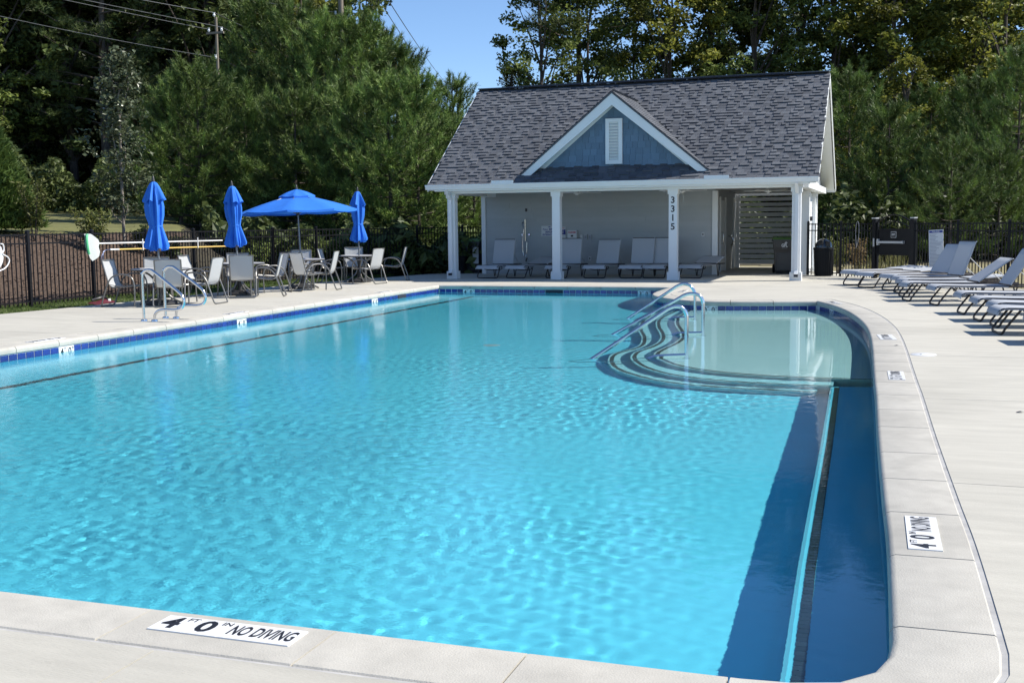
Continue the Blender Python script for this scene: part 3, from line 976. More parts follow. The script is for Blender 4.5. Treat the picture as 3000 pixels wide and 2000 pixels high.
# dormer figures
DX, DZ, DH, DY = -7.1, 4.87, 2.52, 29.08      # ridge x, ridge z, half width at the foot, front plane
DBZ = 2.80
DSL = (DZ - DBZ) / DH
def dormer_z(x): return DZ - abs(x - DX) * DSL
def under_dormer(x, y, z):
    return y > DY + 0.35 and dormer_z(x) > z + 0.02
sh_single = {}
WDS = (0.10, 0.14, 0.19, 0.25)
def tab(wd, th):
    return [(-wd / 2, 0, 0), (wd / 2, 0, 0), (wd / 2, 0.17, 0), (-wd / 2, 0.17, 0), (-wd / 2, 0, th), (wd / 2, 0, th), (wd / 2, 0.17, 0.003), (-wd / 2, 0.17, 0.003)]
TABF = [(4, 5, 6, 7), (0, 1, 5, 4), (0, 4, 7, 3), (1, 2, 6, 5)]
for i in range(4):
    for wd in WDS:
        for th in (0.008, 0.032):
            sh_single[i, wd, th] = MB().add(tab(wd, th), TABF).mesh('shingle', TONES[i])
many = MB()
rows = int(slope_len / EXPO)
ns = 0
rr = random.Random(3)
for r_ in range(rows):
    base = Vector((0, YE - 0.03, ZE - 0.02)) + sdir * (r_ * EXPO) + snrm * (0.006)
    x = XL - 0.02 + rr.uniform(0, 0.1)
    th = 0.008
    while x < XR:
        wd = rr.choice(WDS)
        if x + wd > XR + 0.04: wd = max(0.06, XR + 0.03 - x)
        c = base + Vector((x + wd / 2, 0, 0))
        tone = rr.choices((0, 1, 2, 3), (4, 4, 2, 2))[0]
        th = 0.032 if (th < 0.02 and rr.random() < 0.8) or rr.random() < 0.2 else 0.008
        x += wd + 0.004
        if under_dormer(c.x, c.y, c.z): continue
        if (tone, wd, th) in sh_single and ns < 296 and r_ < 8:
            o = obj('shingle', sh_single[tone, wd, th], roof)
            m4 = Matrix((Vector((1, 0, 0)), sdir, snrm)).transposed().to_4x4()
            m4.translation = c - wloc(house)
            o.matrix_local = m4; ns += 1
        else:
            many.add([c + Vector((u, 0, 0)) + sdir * v + snrm * q for (u, v, q) in tab(wd, th)], TABF, tone)
ms = many.build('shingle_field', TONES, roof); ms['kind'] = 'stuff'
# ridge vent and caps
rv = MB()
rv.bar((XL + 0.95, YRG - 0.03, ZRG + 0.03), (XR - 0.95, YRG - 0.03, ZRG + 0.03), 0.26, 0.03)
rv.bar((XL, YRG, ZRG + 0.02), (XL + 0.95, YRG, ZRG + 0.02), 0.24, 0.03); rv.bar((XR - 0.95, YRG, ZRG + 0.02), (XR, YRG, ZRG + 0.02), 0.24, 0.03)
rv.build('ridge_cap', M['sh1'], roof)
rv = MB(); rv.bar((XL + 0.95, YRG - 0.165, ZRG + 0.005), (XR - 0.95, YRG - 0.165, ZRG + 0.005), 0.012, 0.035)
rv.build('ridge_vent', M['hole'], roof)
# rake boards and soffits at both ends, gable walls
for xe, sg in ((XL, -1), (XR, 1)):
    mb = MB()
    for (ya, yb) in ((YE, YRG), (YB, YRG)):
        A = Vector(roof_pt(xe, ya)); B = Vector(roof_pt(xe, yb))
        o = Vector((sg * 0.012, 0, -0.105))
        mb.bar(A + o, B + o, 0.024, 0.17, up=(0, 0, 1))
    mb.build('rake_board', M['white'], house)
    mb = MB()
    xi = xe - sg * 0.42
    mb.add([(xi, YE + 0.3, ZE - 0.02), (xi, YB - 0.3, ZE - 0.02), (xi, YRG, ZRG - 0.16)], [(0, 1, 2) if sg > 0 else (0, 2, 1)])
    mb.build('end_gable', M['sidewhite'], house)
    mb = MB()
    for (ya, yb) in ((YE, YRG), (YB, YRG)):
        A = Vector(roof_pt(xe - sg * 0.03, ya)); B = Vector(roof_pt(xe - sg * 0.03, yb))
        dz = Vector((0, 0, -0.15))
        mb.add([A + dz, B + dz, B + dz - Vector((sg * 0.4, 0, 0)), A + dz - Vector((sg * 0.4, 0, 0))], [(0, 1, 2, 3)])
    mb.build('rake_soffit', M['white'], house)
# back fascia
MB().bbox((XL, YB - 0.02, ZE - 0.2), (XR, YB + 0.02, ZE + 0.0)).build('fascia', M['white'], house)
# front gutter (K profile), fascia/beam
g = MB()
pr = [(YE - 0.005, 2.445), (YE - 0.08, 2.445), (YE - 0.10, 2.50), (YE - 0.125, 2.545), (YE - 0.13, 2.575), (YE - 0.115, 2.575), (YE - 0.10, 2.56), (YE - 0.02, 2.555), (YE - 0.005, 2.58)]
k = len(pr)
g.add([(XL - 0.03, y, z) for y, z in pr] + [(XR + 0.03, y, z) for y, z in pr], [(i, (i + 1) % k, (i + 1) % k + k, i + k)[::-1] for i in range(k)] + [tuple(range(k)), tuple(range(k, 2 * k))[::-1]])
gut = g.build('gutter', M['white'], house)
beam = MB()
BX0, BX1 = -11.84, -2.22
beam.bbox((BX0, YC - 0.13, 2.335), (BX1, YC + 0.13, 2.50))
beam.bbox((XL + 0.2, YE, 2.40), (XR - 0.2, YC - 0.135, 2.45))
beam.bbox((XL + 0.0, YE - 0.002, 2.44), (XR, YE + 0.03, 2.55))
beam.build('front_beam', M['white'], house)
for x0, sgn in ((BX1 - 0.02, 1), (BX0 + 0.02, -1)):
    MB().bbox((x0 - 0.13, YC + 0.135, 2.325), (x0 + 0.13, YB - 0.3, 2.50)).build('side_beam', M['white'], house)
# splash guards on the gutter
for xa in (-10.32, -4.62):
    MB().bbox((xa, YE - 0.128, 2.577), (xa + 0.62, YE - 0.118, 2.655)).build('splash_guard', M['white'], gut)
# columns
CX = [-11.66, -8.645, -5.49, -2.38]
for i, x in enumerate(CX):
    c = MB().bbox((x - 0.108, YC - 0.108, 0.21), (x + 0.108, YC + 0.108, 2.215)).build('column', M['white'], house)
    b = MB(); b.bbox((x - 0.145, YC - 0.145, 0.0), (x + 0.145, YC + 0.145, 0.21)); b.build('column_base', M['white'], c)
    b = MB(); b.bbox((x - 0.135, YC - 0.135, 2.215), (x + 0.135, YC + 0.135, 2.334)); b.build('column_capital', M['white'], c)
    if i == 2:
        for j, dgt in enumerate('3315'):
            t_ = text(dgt, 0.235, M['black'], c, plane_mtx((x - 0.0, YC - 0.1085, 2.06 - j * 0.228), (1, 0, 0), (0, 0, 1)), 'house_number', 0.004, 0.006)
for y in (32.40, 34.9):
    x = -2.40
    c = MB().bbox((x - 0.10, y - 0.108, 0.18), (x + 0.108, y + 0.108, 2.215)).build('column', M['white'], house)
    MB().bbox((x - 0.13, y - 0.14, 0.0), (x + 0.14, y + 0.14, 0.18)).build('column_base', M['white'], c)
    MB().bbox((x - 0.13, y - 0.135, 2.215), (x + 0.135, y + 0.135, 2.324)).build('column_capital', M['white'], c)
# downspouts at the end columns
for x in (CX[0] - 0.0, CX[3] + 0.02):
    dmb = MB()
    y0 = YC - 0.165
    dmb.bbox((x - 0.045, y0 - 0.03, 0.24), (x + 0.04, y0 + 0.035, 2.2))
    dmb.bar((x, y0, 2.18), (x, YE - 0.06, 2.45), 0.085, 0.065, up=(0, 1, 0))
    dmb.bar((x, y0 - 0.0, 0.26), (x, y0 - 0.09, 0.15), 0.085, 0.065, up=(0, 1, 0))
    d = dmb.build('downspout', M['white'], house)
    MB().box((x, y0 - 0.092, 0.135), (0.10, 0.03, 0.07)).build('spout_mouth', M['hole'], d)
# ceiling
MB().bbox((XL + 0.3, YC + 0.13, 2.44), (XR - 0.3, YB - 0.1, 2.50)).build('ceiling', M['ceiling'], house)
# front wall of lap siding: planks one by one
wall = MB().bbox((-11.80, YW + 0.03, 0), (-4.86, YW + 0.15, 2.44)).build('front_wall', M['siding'], house)
PW = 0.147
rr = random.Random(5)
z = 0.05; row = 0
while z < 2.42:
    x = -11.755
    cuts = sorted([rr.uniform(-11, -5.6) for _ in range(2)]) + [-4.94]
    for cx_ in cuts:
        if cx_ - x < 0.3: continue
        h = min(PW + 0.02, 2.435 - z)
        MB().add([(x, YW + 0.012, z), (cx_ - 0.003, YW + 0.012, z), (cx_ - 0.003, YW + 0.0235, z + h), (x, YW + 0.0235, z + h), (x, YW + 0.03, z), (cx_ - 0.003, YW + 0.03, z), (cx_ - 0.003, YW + 0.03, z + h), (x, YW + 0.03, z + h)],
            [(0, 1, 2, 3), (0, 4, 5, 1), (3, 2, 6, 7), (0, 3, 7, 4), (1, 5, 6, 2)]).build('siding_plank', M['siding'], wall)
        x = cx_
    z += PW; row += 1
for (xa, xb) in ((-11.89, -11.76), (-4.94, -4.79)):
    MB().bbox((xa, YW - 0.012, 0), (xb, YW + 0.15, 2.36)).build('corner_board', M['white'], wall)
MB().bbox((-11.89, YW - 0.015, 2.30), (-11.42, YW + 0.008, 2.44)).build('trim_block', M['white'], wall)
MB().bbox((-11.755, YW - 0.002, 0.0), (-4.945, YW + 0.012, 0.05)).build('base_trim', M['siding'], wall)
# closed part behind and the passage wall with two doors
MB().bbox((-11.80, YW + 0.15, 0), (-5.06, 37.0, 2.44)).build('rear_room', M['siding'], house)
pw = MB().bbox((-5.06, YW + 0.15, 0), (-4.98, 37.25, 2.44)).build('passage_wall', M['siding'], house)
for (ya, yb) in ((33.86, 34.82), (36.74, 37.2)):
    d = MB().bbox((-4.978, ya, 0.02), (-4.945, yb, 2.12)).build('door', M['white'], pw)
    MB().bbox((-4.978, ya - 0.09, 0), (-4.93, ya - 0.002, 2.22)).build('door_frame', M['white'], pw)
    MB().bbox((-4.978, yb + 0.002, 0), (-4.93, yb + 0.09, 2.22)).build('door_frame', M['white'], pw)
    hb = MB().tube([(-4.94, ya + 0.1, 1.18), (-4.88, ya + 0.1, 1.16), (-4.88, ya + 0.1, 0.86), (-4.94, ya + 0.1, 0.84)], 0.012, 8)
    hb.build('door_handle', M['steel'], d)
# horizontal slat screen closing the passage
scr = MB(); scr.bbox((-4.98, 37.26, 0), (-4.84, 37.36, 2.44)); scr.bbox((-2.52, 37.26, 0), (-2.40, 37.36, 2.44))
scr.bbox((-4.84, 37.27, 2.30), (-2.52, 37.35, 2.44))
screen = scr.build('slat_screen', M['white'], house)
for i in range(13):
    z0 = 0.125 + i * 0.168
    MB().bbox((-4.84, 37.29, z0), (-2.52, 37.325, z0 + 0.128 - (0.02 if i > 10 else 0))).build('slat', M['sidewhite'], screen)
# right hand enclosing wall: white lap siding with battens
rw = MB().bbox((-2.46, 32.52, 0.08), (-2.40, 37.25, 2.32)).build('side_wall', M['sidewhite'], house)
z = 0.08
while z < 2.30:
    h = min(0.16, 2.315 - z)
    MB().add([(-2.385, 32.53, z), (-2.385, 37.2, z), (-2.398, 37.2, z + h), (-2.398, 32.53, z + h), (-2.4, 32.53, z), (-2.4, 37.2, z)], [(0, 1, 2, 3), (0, 4, 5, 1)]).build('siding_plank', M['sidewhite'], rw)
    z += 0.15
# ------------------------------------------------------------------ dormer
dm = MB()
fy = DY + 0.30                                     # gable face
GB = 2.97
hw = (DZ - 0.26 - GB) / DSL
dormer = MB().add([(DX - hw, fy, GB), (DX + hw, fy, GB), (DX, fy, GB + hw * DSL), (DX - hw, fy + 0.1, GB), (DX + hw, fy + 0.1, GB), (DX, fy + 0.1, GB + hw * DSL)], [(0, 1, 2), (5, 4, 3)]).build('dormer', M['shake'], house)
rr = random.Random(8)
z = GB
while z < GB + hw * DSL - 0.05:
    h = 0.165
    x = DX - hw + rr.uniform(-0.1, 0)
    while x < DX + hw:
        wd = rr.uniform(0.11, 0.23)
        xa, xb = x, x + wd - 0.008
        x += wd
        lim = lambda zz: hw - (zz - GB) / DSL
        if min(abs(xa - DX), abs(xb - DX)) > lim(z) + 0.0: continue
        zt = z + h
        poly = []
        # clip the shake to the gable triangle
        P = [(xa, z - rr.uniform(0, 0.012)), (xb, z - rr.uniform(0, 0.012)), (xb, zt), (xa, zt)]
        def clip(P, f):
            out = []
            for i in range(len(P)):
                a, b = P[i], P[(i + 1) % len(P)]
                fa, fb = f(a), f(b)
                if fa >= 0: out.append(a)
                if fa * fb < 0:
                    t_ = fa / (fa - fb); out.append((a[0] + (b[0] - a[0]) * t_, a[1] + (b[1] - a[1]) * t_))
            return out
        for f in (lambda p: (p[0] - (DX - hw)) * DSL - (p[1] - GB), lambda p: ((DX + hw) - p[0]) * DSL - (p[1] - GB)):
            P = clip(P, f)
            if len(P) < 3: break
        if len(P) < 3: continue
        if xa < DX + 0.27 and xb > DX - 0.27 and 3.03 < z + h / 2 < 4.22: 
            if xa > DX - 0.25 and xb < DX + 0.25: continue
        k = len(P)
        d0 = 0.012 + rr.uniform(0, 0.004)
        vs = [(p[0], fy - d0 * (1 - 0.6 * (p[1] - z) / h) - 0.002, p[1]) for p in P] + [(p[0], fy, p[1]) for p in P]
        MB().add(vs, [tuple(range(k))] + [(i + k, (i + 1) % k + k, (i + 1) % k, i) for i in range(k)]).build('shake', M['shake'], dormer)
    z += 0.162
# louvre vent
lv = MB()
lx0, lx1, lz0, lz1 = DX - 0.225, DX + 0.225, 3.04, 4.22
yv = fy - 0.05
for a, b in (((lx0, yv - 0.03, lz0), (lx0 + 0.1, fy, lz1)), ((lx1 - 0.1, yv - 0.03, lz0), (lx1, fy, lz1)), ((lx0 + 0.1, yv - 0.03, lz0), (lx1 - 0.1, fy, lz0 + 0.1)), ((lx0 + 0.1, yv - 0.03, lz1 - 0.1), (lx1 - 0.1, fy, lz1))):
    lv.bbox(a, b)
lv.bbox((lx0 + 0.09, fy - 0.012, lz0 + 0.09), (lx1 - 0.09, fy - 0.004, lz1 - 0.09))
vent = lv.build('louvre_vent', M['white'], dormer)
for i in range(13):
    zc = lz0 + 0.13 + i * 0.0775
    MB().box((DX, yv - 0.0, zc), (0.245, 0.10, 0.012), Matrix.Rotation(R(-48), 3, 'X')).build('louvre_slat', M['white'], vent)
# dormer roof planes running back into the main roof
for sg in (-1, 1):
    mb = MB()
    yb_apex = YE + (DZ - ZE) / SL
    foot_x = DX + sg * (DH + 0.02); foot_z = dormer_z(foot_x)
    yb_foot = YE + (foot_z - ZE) / SL
    A = [(DX, DY - 0.02, DZ + 0.03), (foot_x, DY - 0.02, foot_z + 0.03), (foot_x, max(DY, yb_foot) + 0.02, foot_z + 0.03), (DX, yb_apex + 0.05, DZ + 0.03)]
    B = [(p[0], p[1], p[2] - 0.05) for p in A]
    f = [(0, 1, 2, 3), (7, 6, 5, 4), (0, 4, 5, 1), (1, 5, 6, 2), (2, 6, 7, 3), (3, 7, 4, 0)]
    if sg < 0: f = [q[::-1] for q in f]
    mb.add(A + B, f[::-1] if False else f)
    dr = mb.build('dormer_roof', M['sh1'], house)
    # its shingles, joined
    sh = MB(); dd = Vector((sg * 1, 0, -DSL)).normalized(); nn = Vector((sg * DSL, 0, 1)).normalized()
    L = (Vector((DX, 0, DZ)) - Vector((foot_x, 0, foot_z))).length
    for r_ in range(int(L / EXPO) + 1):
        s0 = L - r_ * EXPO
        c0 = Vector((DX, 0, DZ + 0.035)) + dd * s0
        ymax = YE + (c0.z - ZE) / SL + 0.1
        y = DY - 0.02
        while y < ymax:
            wd = rr.uniform(0.14, 0.3)
            p = c0 + Vector((0, y, 0))
            up = -dd
            vs = [p + nn * 0.016, p + Vector((0, wd - 0.005, 0)) + nn * 0.016, p + Vector((0, wd - 0.005, 0)) + up * 0.17 + nn * 0.003, p + up * 0.17 + nn * 0.003, p, p + Vector((0, wd - 0.005, 0))]
            fs = [(0, 1, 2, 3), (0, 4, 5, 1)]
            if sg < 0: fs = [q[::-1] for q in fs]
            sh.add(vs, fs, rr.choices((0, 1, 2, 3), (4, 4, 3, 2))[0])
            y += wd
    so = sh.build('dormer_shingles', TONES, dr); so['kind'] = 'stuff'
    # barge board and its soffit
    apex = Vector((DX, DY, DZ)); foot = Vector((foot_x, DY, foot_z))
    mb = MB()
    wv = 0.24
    mb.add([(DX, DY, DZ), (foot_x, DY, foot_z), (foot_x - sg * 0.30, DY, foot_z - 0.0), (DX, DY, DZ - 0.25 * math.sqrt(1 + DSL * DSL)), (DX, DY + 0.03, DZ), (foot_x, DY + 0.03, foot_z), (foot_x - sg * 0.30, DY + 0.03, foot_z), (DX, DY + 0.03, DZ - 0.25 * math.sqrt(1 + DSL * DSL))],
        [q if sg < 0 else q[::-1] for q in [(0, 1, 2, 3), (7, 6, 5, 4), (1, 0, 4, 5), (2, 1, 5, 6), (3, 2, 6, 7)]])
    mb.build('barge_board', M['white'], house)
    mb = MB()
    q0 = Vector((DX, DY + 0.03, DZ - 0.03)); q1 = Vector((foot_x, DY + 0.03, foot_z - 0.03))
    mb.add([q0, q1, q1 + Vector((0, 0.3, 0)), q0 + Vector((0, 0.3, 0))], [(0, 1, 2, 3) if sg > 0 else (3, 2, 1, 0)])
    mb.build('dormer_soffit', M['white'], house)
    mb = MB()
    ft = 0.16
    mb.add([(DX, fy - 0.03, DZ - 0.05), (foot_x - sg * 0.1, fy - 0.03, dormer_z(foot_x - sg * 0.1) - 0.05), (foot_x - sg * 0.45, fy - 0.03, dormer_z(foot_x - sg * 0.1) - 0.05), (DX, fy - 0.03, DZ - 0.05 - ft * math.sqrt(1 + DSL * DSL) * 1.3)],
        [(0, 1, 2, 3) if sg < 0 else (3, 2, 1, 0)])
    mb.build('frieze_board', M['white'], house)

# ------------------------------------------------------------------ things on the walls
def wall_plate(name, label, cat, x0, x1, z0, z1, m, depth=0.02, y=YW + 0.012):
    th = thing(name, label, cat, ((x0 + x1) / 2, y, z0))
    MB().bbox((x0, y - depth, z0), (x1, y, z1)).build('plate', m, th)
    return th
XD, ZD = (1, 0, 0), (0, 0, 1)
# shower
sh_ = thing('outdoor_shower', 'chrome hand shower on a slide bar with looped hose on the grey wall', 'shower', (-10.48, YW, 0.5))
q = MB()
q.tube([(-10.49, YW - 0.05, 0.98), (-10.49, YW - 0.05, 1.62)], 0.012, 8); q.tube([(-10.49, YW + 0.012, 1.60), (-10.49, YW - 0.05, 1.60)], 0.016, 8); q.tube([(-10.49, YW + 0.012, 1.0), (-10.49, YW - 0.05, 1.0)], 0.016, 8)
q.build('slide_bar', M['chrome'], sh_)
MB().tube([(-10.53, YW - 0.08, 1.35), (-10.55, YW - 0.10, 1.45), (-10.54, YW - 0.12, 1.55)], 0.02, 8, taper=[0.012, 0.016, 0.038]).build('shower_head', M['chrome'], sh_)
for x in (-10.58, -10.37):
    MB().tube([(x, YW + 0.012, 1.17), (x, YW - 0.06, 1.17)], 0.032, 10).build('valve_knob', M['chrome'], sh_)
MB().tube(smooth_path([(-10.53, YW - 0.06, 1.34), (-10.57, YW - 0.05, 1.0), (-10.57, YW - 0.04, 0.65), (-10.52, YW - 0.04, 0.53), (-10.46, YW - 0.04, 0.6), (-10.45, YW - 0.03, 0.95)], 6), 0.008, 6).build('shower_hose', M['steel'], sh_)
MB().box((-10.47, YW, 1.90), (0.05, 0.03, 0.09)).build('wall_inlet', M['dkmetal'], sh_)
MB().tube([(-10.46, YW + 0.012, 0.46), (-10.46, YW - 0.07, 0.43), (-10.46, YW - 0.08, 0.37)], 0.022, 8).build('lower_spout', M['dkmetal'], sh_)
# rinse sign
a = wall_plate('rinse_sign', 'white Please RINSE BEFORE ENTERING POOL sign left of the second column', 'sign', -10.0, -9.50, 1.125, 1.425, M['signwhite'], 0.012)
yy = YW - 0.0005
text('Please', 0.085, M['signnavy'], a, plane_mtx((-9.875, yy, 1.32), XD, ZD), 'lettering', 0.0, 0.0008, 0.15)
text('RINSE', 0.085, M['signnavy'], a, plane_mtx((-9.66, yy, 1.32), XD, ZD), 'lettering', 0.002, 0.0008, 0.19)
text('BEFORE', 0.075, M['signnavy'], a, plane_mtx((-9.74, yy, 1.24), XD, ZD), 'lettering', 0.002, 0.0008, 0.26)
text('ENTERING POOL', 0.07, M['signnavy'], a, plane_mtx((-9.75, yy, 1.165), XD, ZD), 'lettering', 0.002, 0.0008, 0.42)
MB().add([(-9.80, yy, 1.385), (-9.70, yy, 1.385), (-9.72, yy, 1.40), (-9.75, yy, 1.41), (-9.78, yy, 1.40)], [(0, 1, 2, 3, 4)]).build('shower_mark', M['signnavy'], a)
# emergency notice
a = wall_plate('emergency_notice', 'white notice with red heading and navy panel right of the second column', 'sign', -9.48, -9.25, 0.985, 1.39, M['signwhite'], 0.012)
MB().bbox((-9.475, yy - 0.001, 1.165), (-9.255, yy + 0.002, 1.315)).build('navy_panel', M['signnavy'], a)
text('EMERGENCY', 0.036, M['signred'], a, plane_mtx((-9.365, yy, 1.352), XD, ZD), 'lettering', 0.001, 0.0008, 0.20)
for i in range(3):
    MB().bbox((-9.44 + 0.01 * i, yy - 0.003, 1.286 - i * 0.042), (-9.29 - 0.012 * i, yy - 0.001, 1.300 - i * 0.042)).build('print_line', M['signwhite'], a)
for i in range(3):
    MB().bbox((-9.44, yy - 0.002, 1.12 - i * 0.04), (-9.30 + 0.01 * i, yy, 1.128 - i * 0.04)).build('print_line', M['signgrey'], a)
# emergency phone box
a = thing('emergency_phone', 'grey EMERGENCY phone box on the wall above the loungers', 'phone box', (-9.02, YW, 0.93))
MB().bbox((-9.165, YW - 0.12, 0.925), (-8.875, YW + 0.012, 1.295)).build('box_body', M['boxgrey'], a)
MB().bbox((-9.155, YW - 0.127, 0.935), (-8.885, YW - 0.121, 1.285)).build('box_door', M['signwhite'], a)
MB().bbox((-9.13, YW - 0.130, 1.205), (-8.91, YW - 0.1275, 1.255)).build('red_band', M['signred'], a)
text('EMERGENCY', 0.036, M['signwhite'], a, plane_mtx((-9.02, YW - 0.1305, 1.23), XD, ZD), 'lettering', 0.001, 0.0008, 0.19)
MB().bbox((-9.055, YW - 0.1295, 1.10), (-8.985, YW - 0.1275, 1.15)).build('handset_mark', M['black'], a)
MB().bbox((-9.05, YW - 0.1295, 1.00), (-8.99, YW - 0.1275, 1.03)).build('print_line', M['signgrey'], a)
a = wall_plate('switch_plate', 'pale blank switch plate right of the emergency phone box', 'switch plate', -8.80, -8.725, 1.04, 1.155, M['signwhite'])
for x, lb in ((-8.63, 'left grey weatherproof outlet cover right of the blank plate'), (-8.50, 'right grey weatherproof outlet cover right of the blank plate')):
    a = thing('outlet_cover', lb, 'outlet', (x, YW, 1.03), 0, 'weatherproof outlets on the grey wall')
    MB().bbox((x - 0.045, YW - 0.05, 1.03), (x + 0.045, YW + 0.012, 1.165)).build('cover', M['boxgrey'], a)
    MB().bbox((x - 0.03, YW - 0.055, 1.045), (x + 0.03, YW - 0.0505, 1.13)).build('socket_face', M['signgrey'], a)
for x, z, lb in ((-8.515, 0.40, 'white low wall outlet between the loungers'), (-5.2, 1.08, 'white wall outlet beside the right corner board')):
    a = thing('wall_outlet', lb, 'outlet', (x, YW, z), 0, 'white outlets on the grey wall')
    MB().bbox((x - 0.038, YW - 0.004, z), (x + 0.038, YW + 0.012, z + 0.12)).build('plate', M['signwhite'], a)
    MB().bbox((x - 0.014, YW - 0.007, z + 0.03), (x + 0.014, YW - 0.0045, z + 0.09)).build('socket_face', M['black'], a)
# drinking fountain valve in the passage
a = thing('pipe_fitting', 'steel pipe fitting on the passage wall between the doors', 'fitting', (-4.9, 35.6, 0.85))
MB().tube(smooth_path([(-4.97, 35.6, 1.05), (-4.85, 35.6, 1.0), (-4.82, 35.6, 0.85), (-4.88, 35.6, 0.75)], 4), 0.025, 8).build('pipe', M['steel'], a)
MB().lathe([(0.0, 0.02), (0.05, 0.02), (0.05, -0.02), (0, -0.02)], 12, (-4.86, 35.6, 1.05)).build('knob', M['steel'], a)
# camera box on the side wall
a = thing('wall_camera', 'small black box fixed on the white side wall of the pool house', 'camera', (-2.37, 33.4, 1.53))
MB().bbox((-2.384, 33.3, 1.50), (-2.28, 33.5, 1.61)).build('case', M['black'], a)
MB().lathe([(0.03, 0.0), (0.03, 0.02), (0, 0.02)], 10, (-2.32, 33.4, 1.48)).build('lens_dome', M['gloss_black'], a)
# ceiling fans
def fan(x, y, rot, label):
    a = thing('ceiling_fan', label, 'ceiling fan', (x, y, 2.44), 0, 'white ceiling fans under the porch roof')
    MB().lathe([(0, 0.0), (0.06, 0.0), (0.055, -0.03), (0.02, -0.035), (0.02, -0.06), (0.09, -0.065), (0.11, -0.10), (0.10, -0.13), (0.05, -0.14), (0.045, -0.16), (0.0, -0.165)], 20, (x, y, 2.44)).build('motor', M['white'], a)
    for k in range(5):
        an = rot + k * 2 * math.pi / 5
        m3 = Matrix.Rotation(an, 3, 'Z')
        MB().box(Vector((x, y, 2.345)) + m3 @ Vector((0.40, 0, 0)), (0.56, 0.12, 0.008), m3 @ Matrix.Rotation(R(10), 3, 'X')).build('blade', M['white'], a)
    MB().tube([(x + 0.05, y, 2.29), (x + 0.05, y, 2.05)], 0.002, 4).build('pull_chain', M['steel'], a)
fan(-3.45, 32.6, 3.05, 'white ceiling fan above the bins in the open passage')
fan(-8.5, 30.7, 0.4, 'white ceiling fan behind the second column of the porch')
fan(-5.55, 30.7, 0.1, 'white ceiling fan behind the numbered column of the porch')

# ================================================================== RAILS
def flange(mb, x, y, z):
    mb.lathe([(0.0, 0.03), (0.03, 0.03), (0.052, 0.022), (0.056, 0.0)], 14, (x, y, z))
for Y, pts, lb in ((15.40, [(-11.585, 0.0), (-11.59, 0.70), (-11.565, 0.78), (-11.51, 0.825), (-11.43, 0.83), (-11.34, 0.79), (-10.93, 0.50), (-10.83, 0.40), (-10.81, 0.31), (-10.85, 0.23), (-10.94, 0.195), (-11.20, 0.19), (-11.31, 0.165), (-11.37, 0.10), (-11.385, 0.0)], 'nearer steel pool grab rail on the left deck beside the table'),
                  (15.97, [(-11.58, 0.0), (-11.585, 0.73), (-11.56, 0.81), (-11.505, 0.855), (-11.42, 0.86), (-11.33, 0.82), (-10.90, 0.53), (-10.81, 0.43), (-10.79, 0.34), (-10.83, 0.26), (-10.92, 0.225), (-11.20, 0.215), (-11.31, 0.18), (-11.36, 0.11), (-11.375, 0.0)], 'farther steel pool grab rail on the left deck beside the table')):
    a = thing('grab_rail', lb, 'handrail', (-11.48, Y, 0), 0, 'grab rails of the pool ladder')
    MB().tube(smooth_path([(x, Y, z) for x, z in pts], 4), 0.024, 10).build('rail_tube', M['steel'], a)
    for x in (pts[0][0], pts[-1][0]):
        f = MB(); flange(f, x, Y, 0.0); f.build('flange', M['steel'], a)
for (Y0, Y1, pts, lb) in ((13.53, 13.93, [(-3.55, -0.17), (-2.80, 0.35), (-2.66, 0.445), (-2.57, 0.47), (-2.50, 0.445), (-2.455, 0.37), (-2.45, 0.25), (-2.45, -0.29)], 'nearest steel handrail over the curved pool steps'),
                        (16.55, 16.78, [(-4.05, -0.19), (-3.15, 0.32), (-2.98, 0.42), (-2.86, 0.445), (-2.76, 0.415), (-2.71, 0.33), (-2.705, 0.2), (-2.705, -0.29)], 'middle steel handrail over the curved pool steps'),
                        (19.35, 19.45, [(-4.43, -0.17), (-3.72, 0.31), (-3.58, 0.405), (-3.47, 0.44), (-3.36, 0.41), (-3.29, 0.31), (-3.275, 0.18), (-3.275, -0.29)], 'farthest steel handrail over the curved pool steps')):
    x0, x1 = pts[0][0], pts[-1][0]
    yy_ = lambda x: Y0 + (Y1 - Y0) * (x - x0) / (x1 - x0)
    sl = (pts[1][1] - pts[0][1]) / (pts[1][0] - pts[0][0])
    xb = x0 - 0.55
    pre = [(x0 + 0.55, -0.47), (x0 - 0.10, -0.47), (x0 - 0.22, -0.45), (x0 - 0.27, -0.39), (x0 - 0.22, -0.17 + sl * -0.22 + 0.0)]
    a = thing('step_rail', lb, 'handrail', (x1, Y1, ZS[0]), 0, 'handrails over the pool steps')
    P = smooth_path([(x, yy_(x), z) for x, z in pre + pts], 5)
    recv(MB().tube(P, 0.026, 10).build('rail_tube', M['steel'], a))
    recv(MB().tube([(x1, Y1, -0.14), (x1 - 0.36, yy_(x1 - 0.36), -0.15), (x1 - 0.62, yy_(x1 - 0.62), -0.24)], 0.022, 8).build('lower_bar', M['steel'], a))
    f = MB(); flange(f, x1, Y1, ZS[0]); recv(f.build('flange', M['steel'], a))

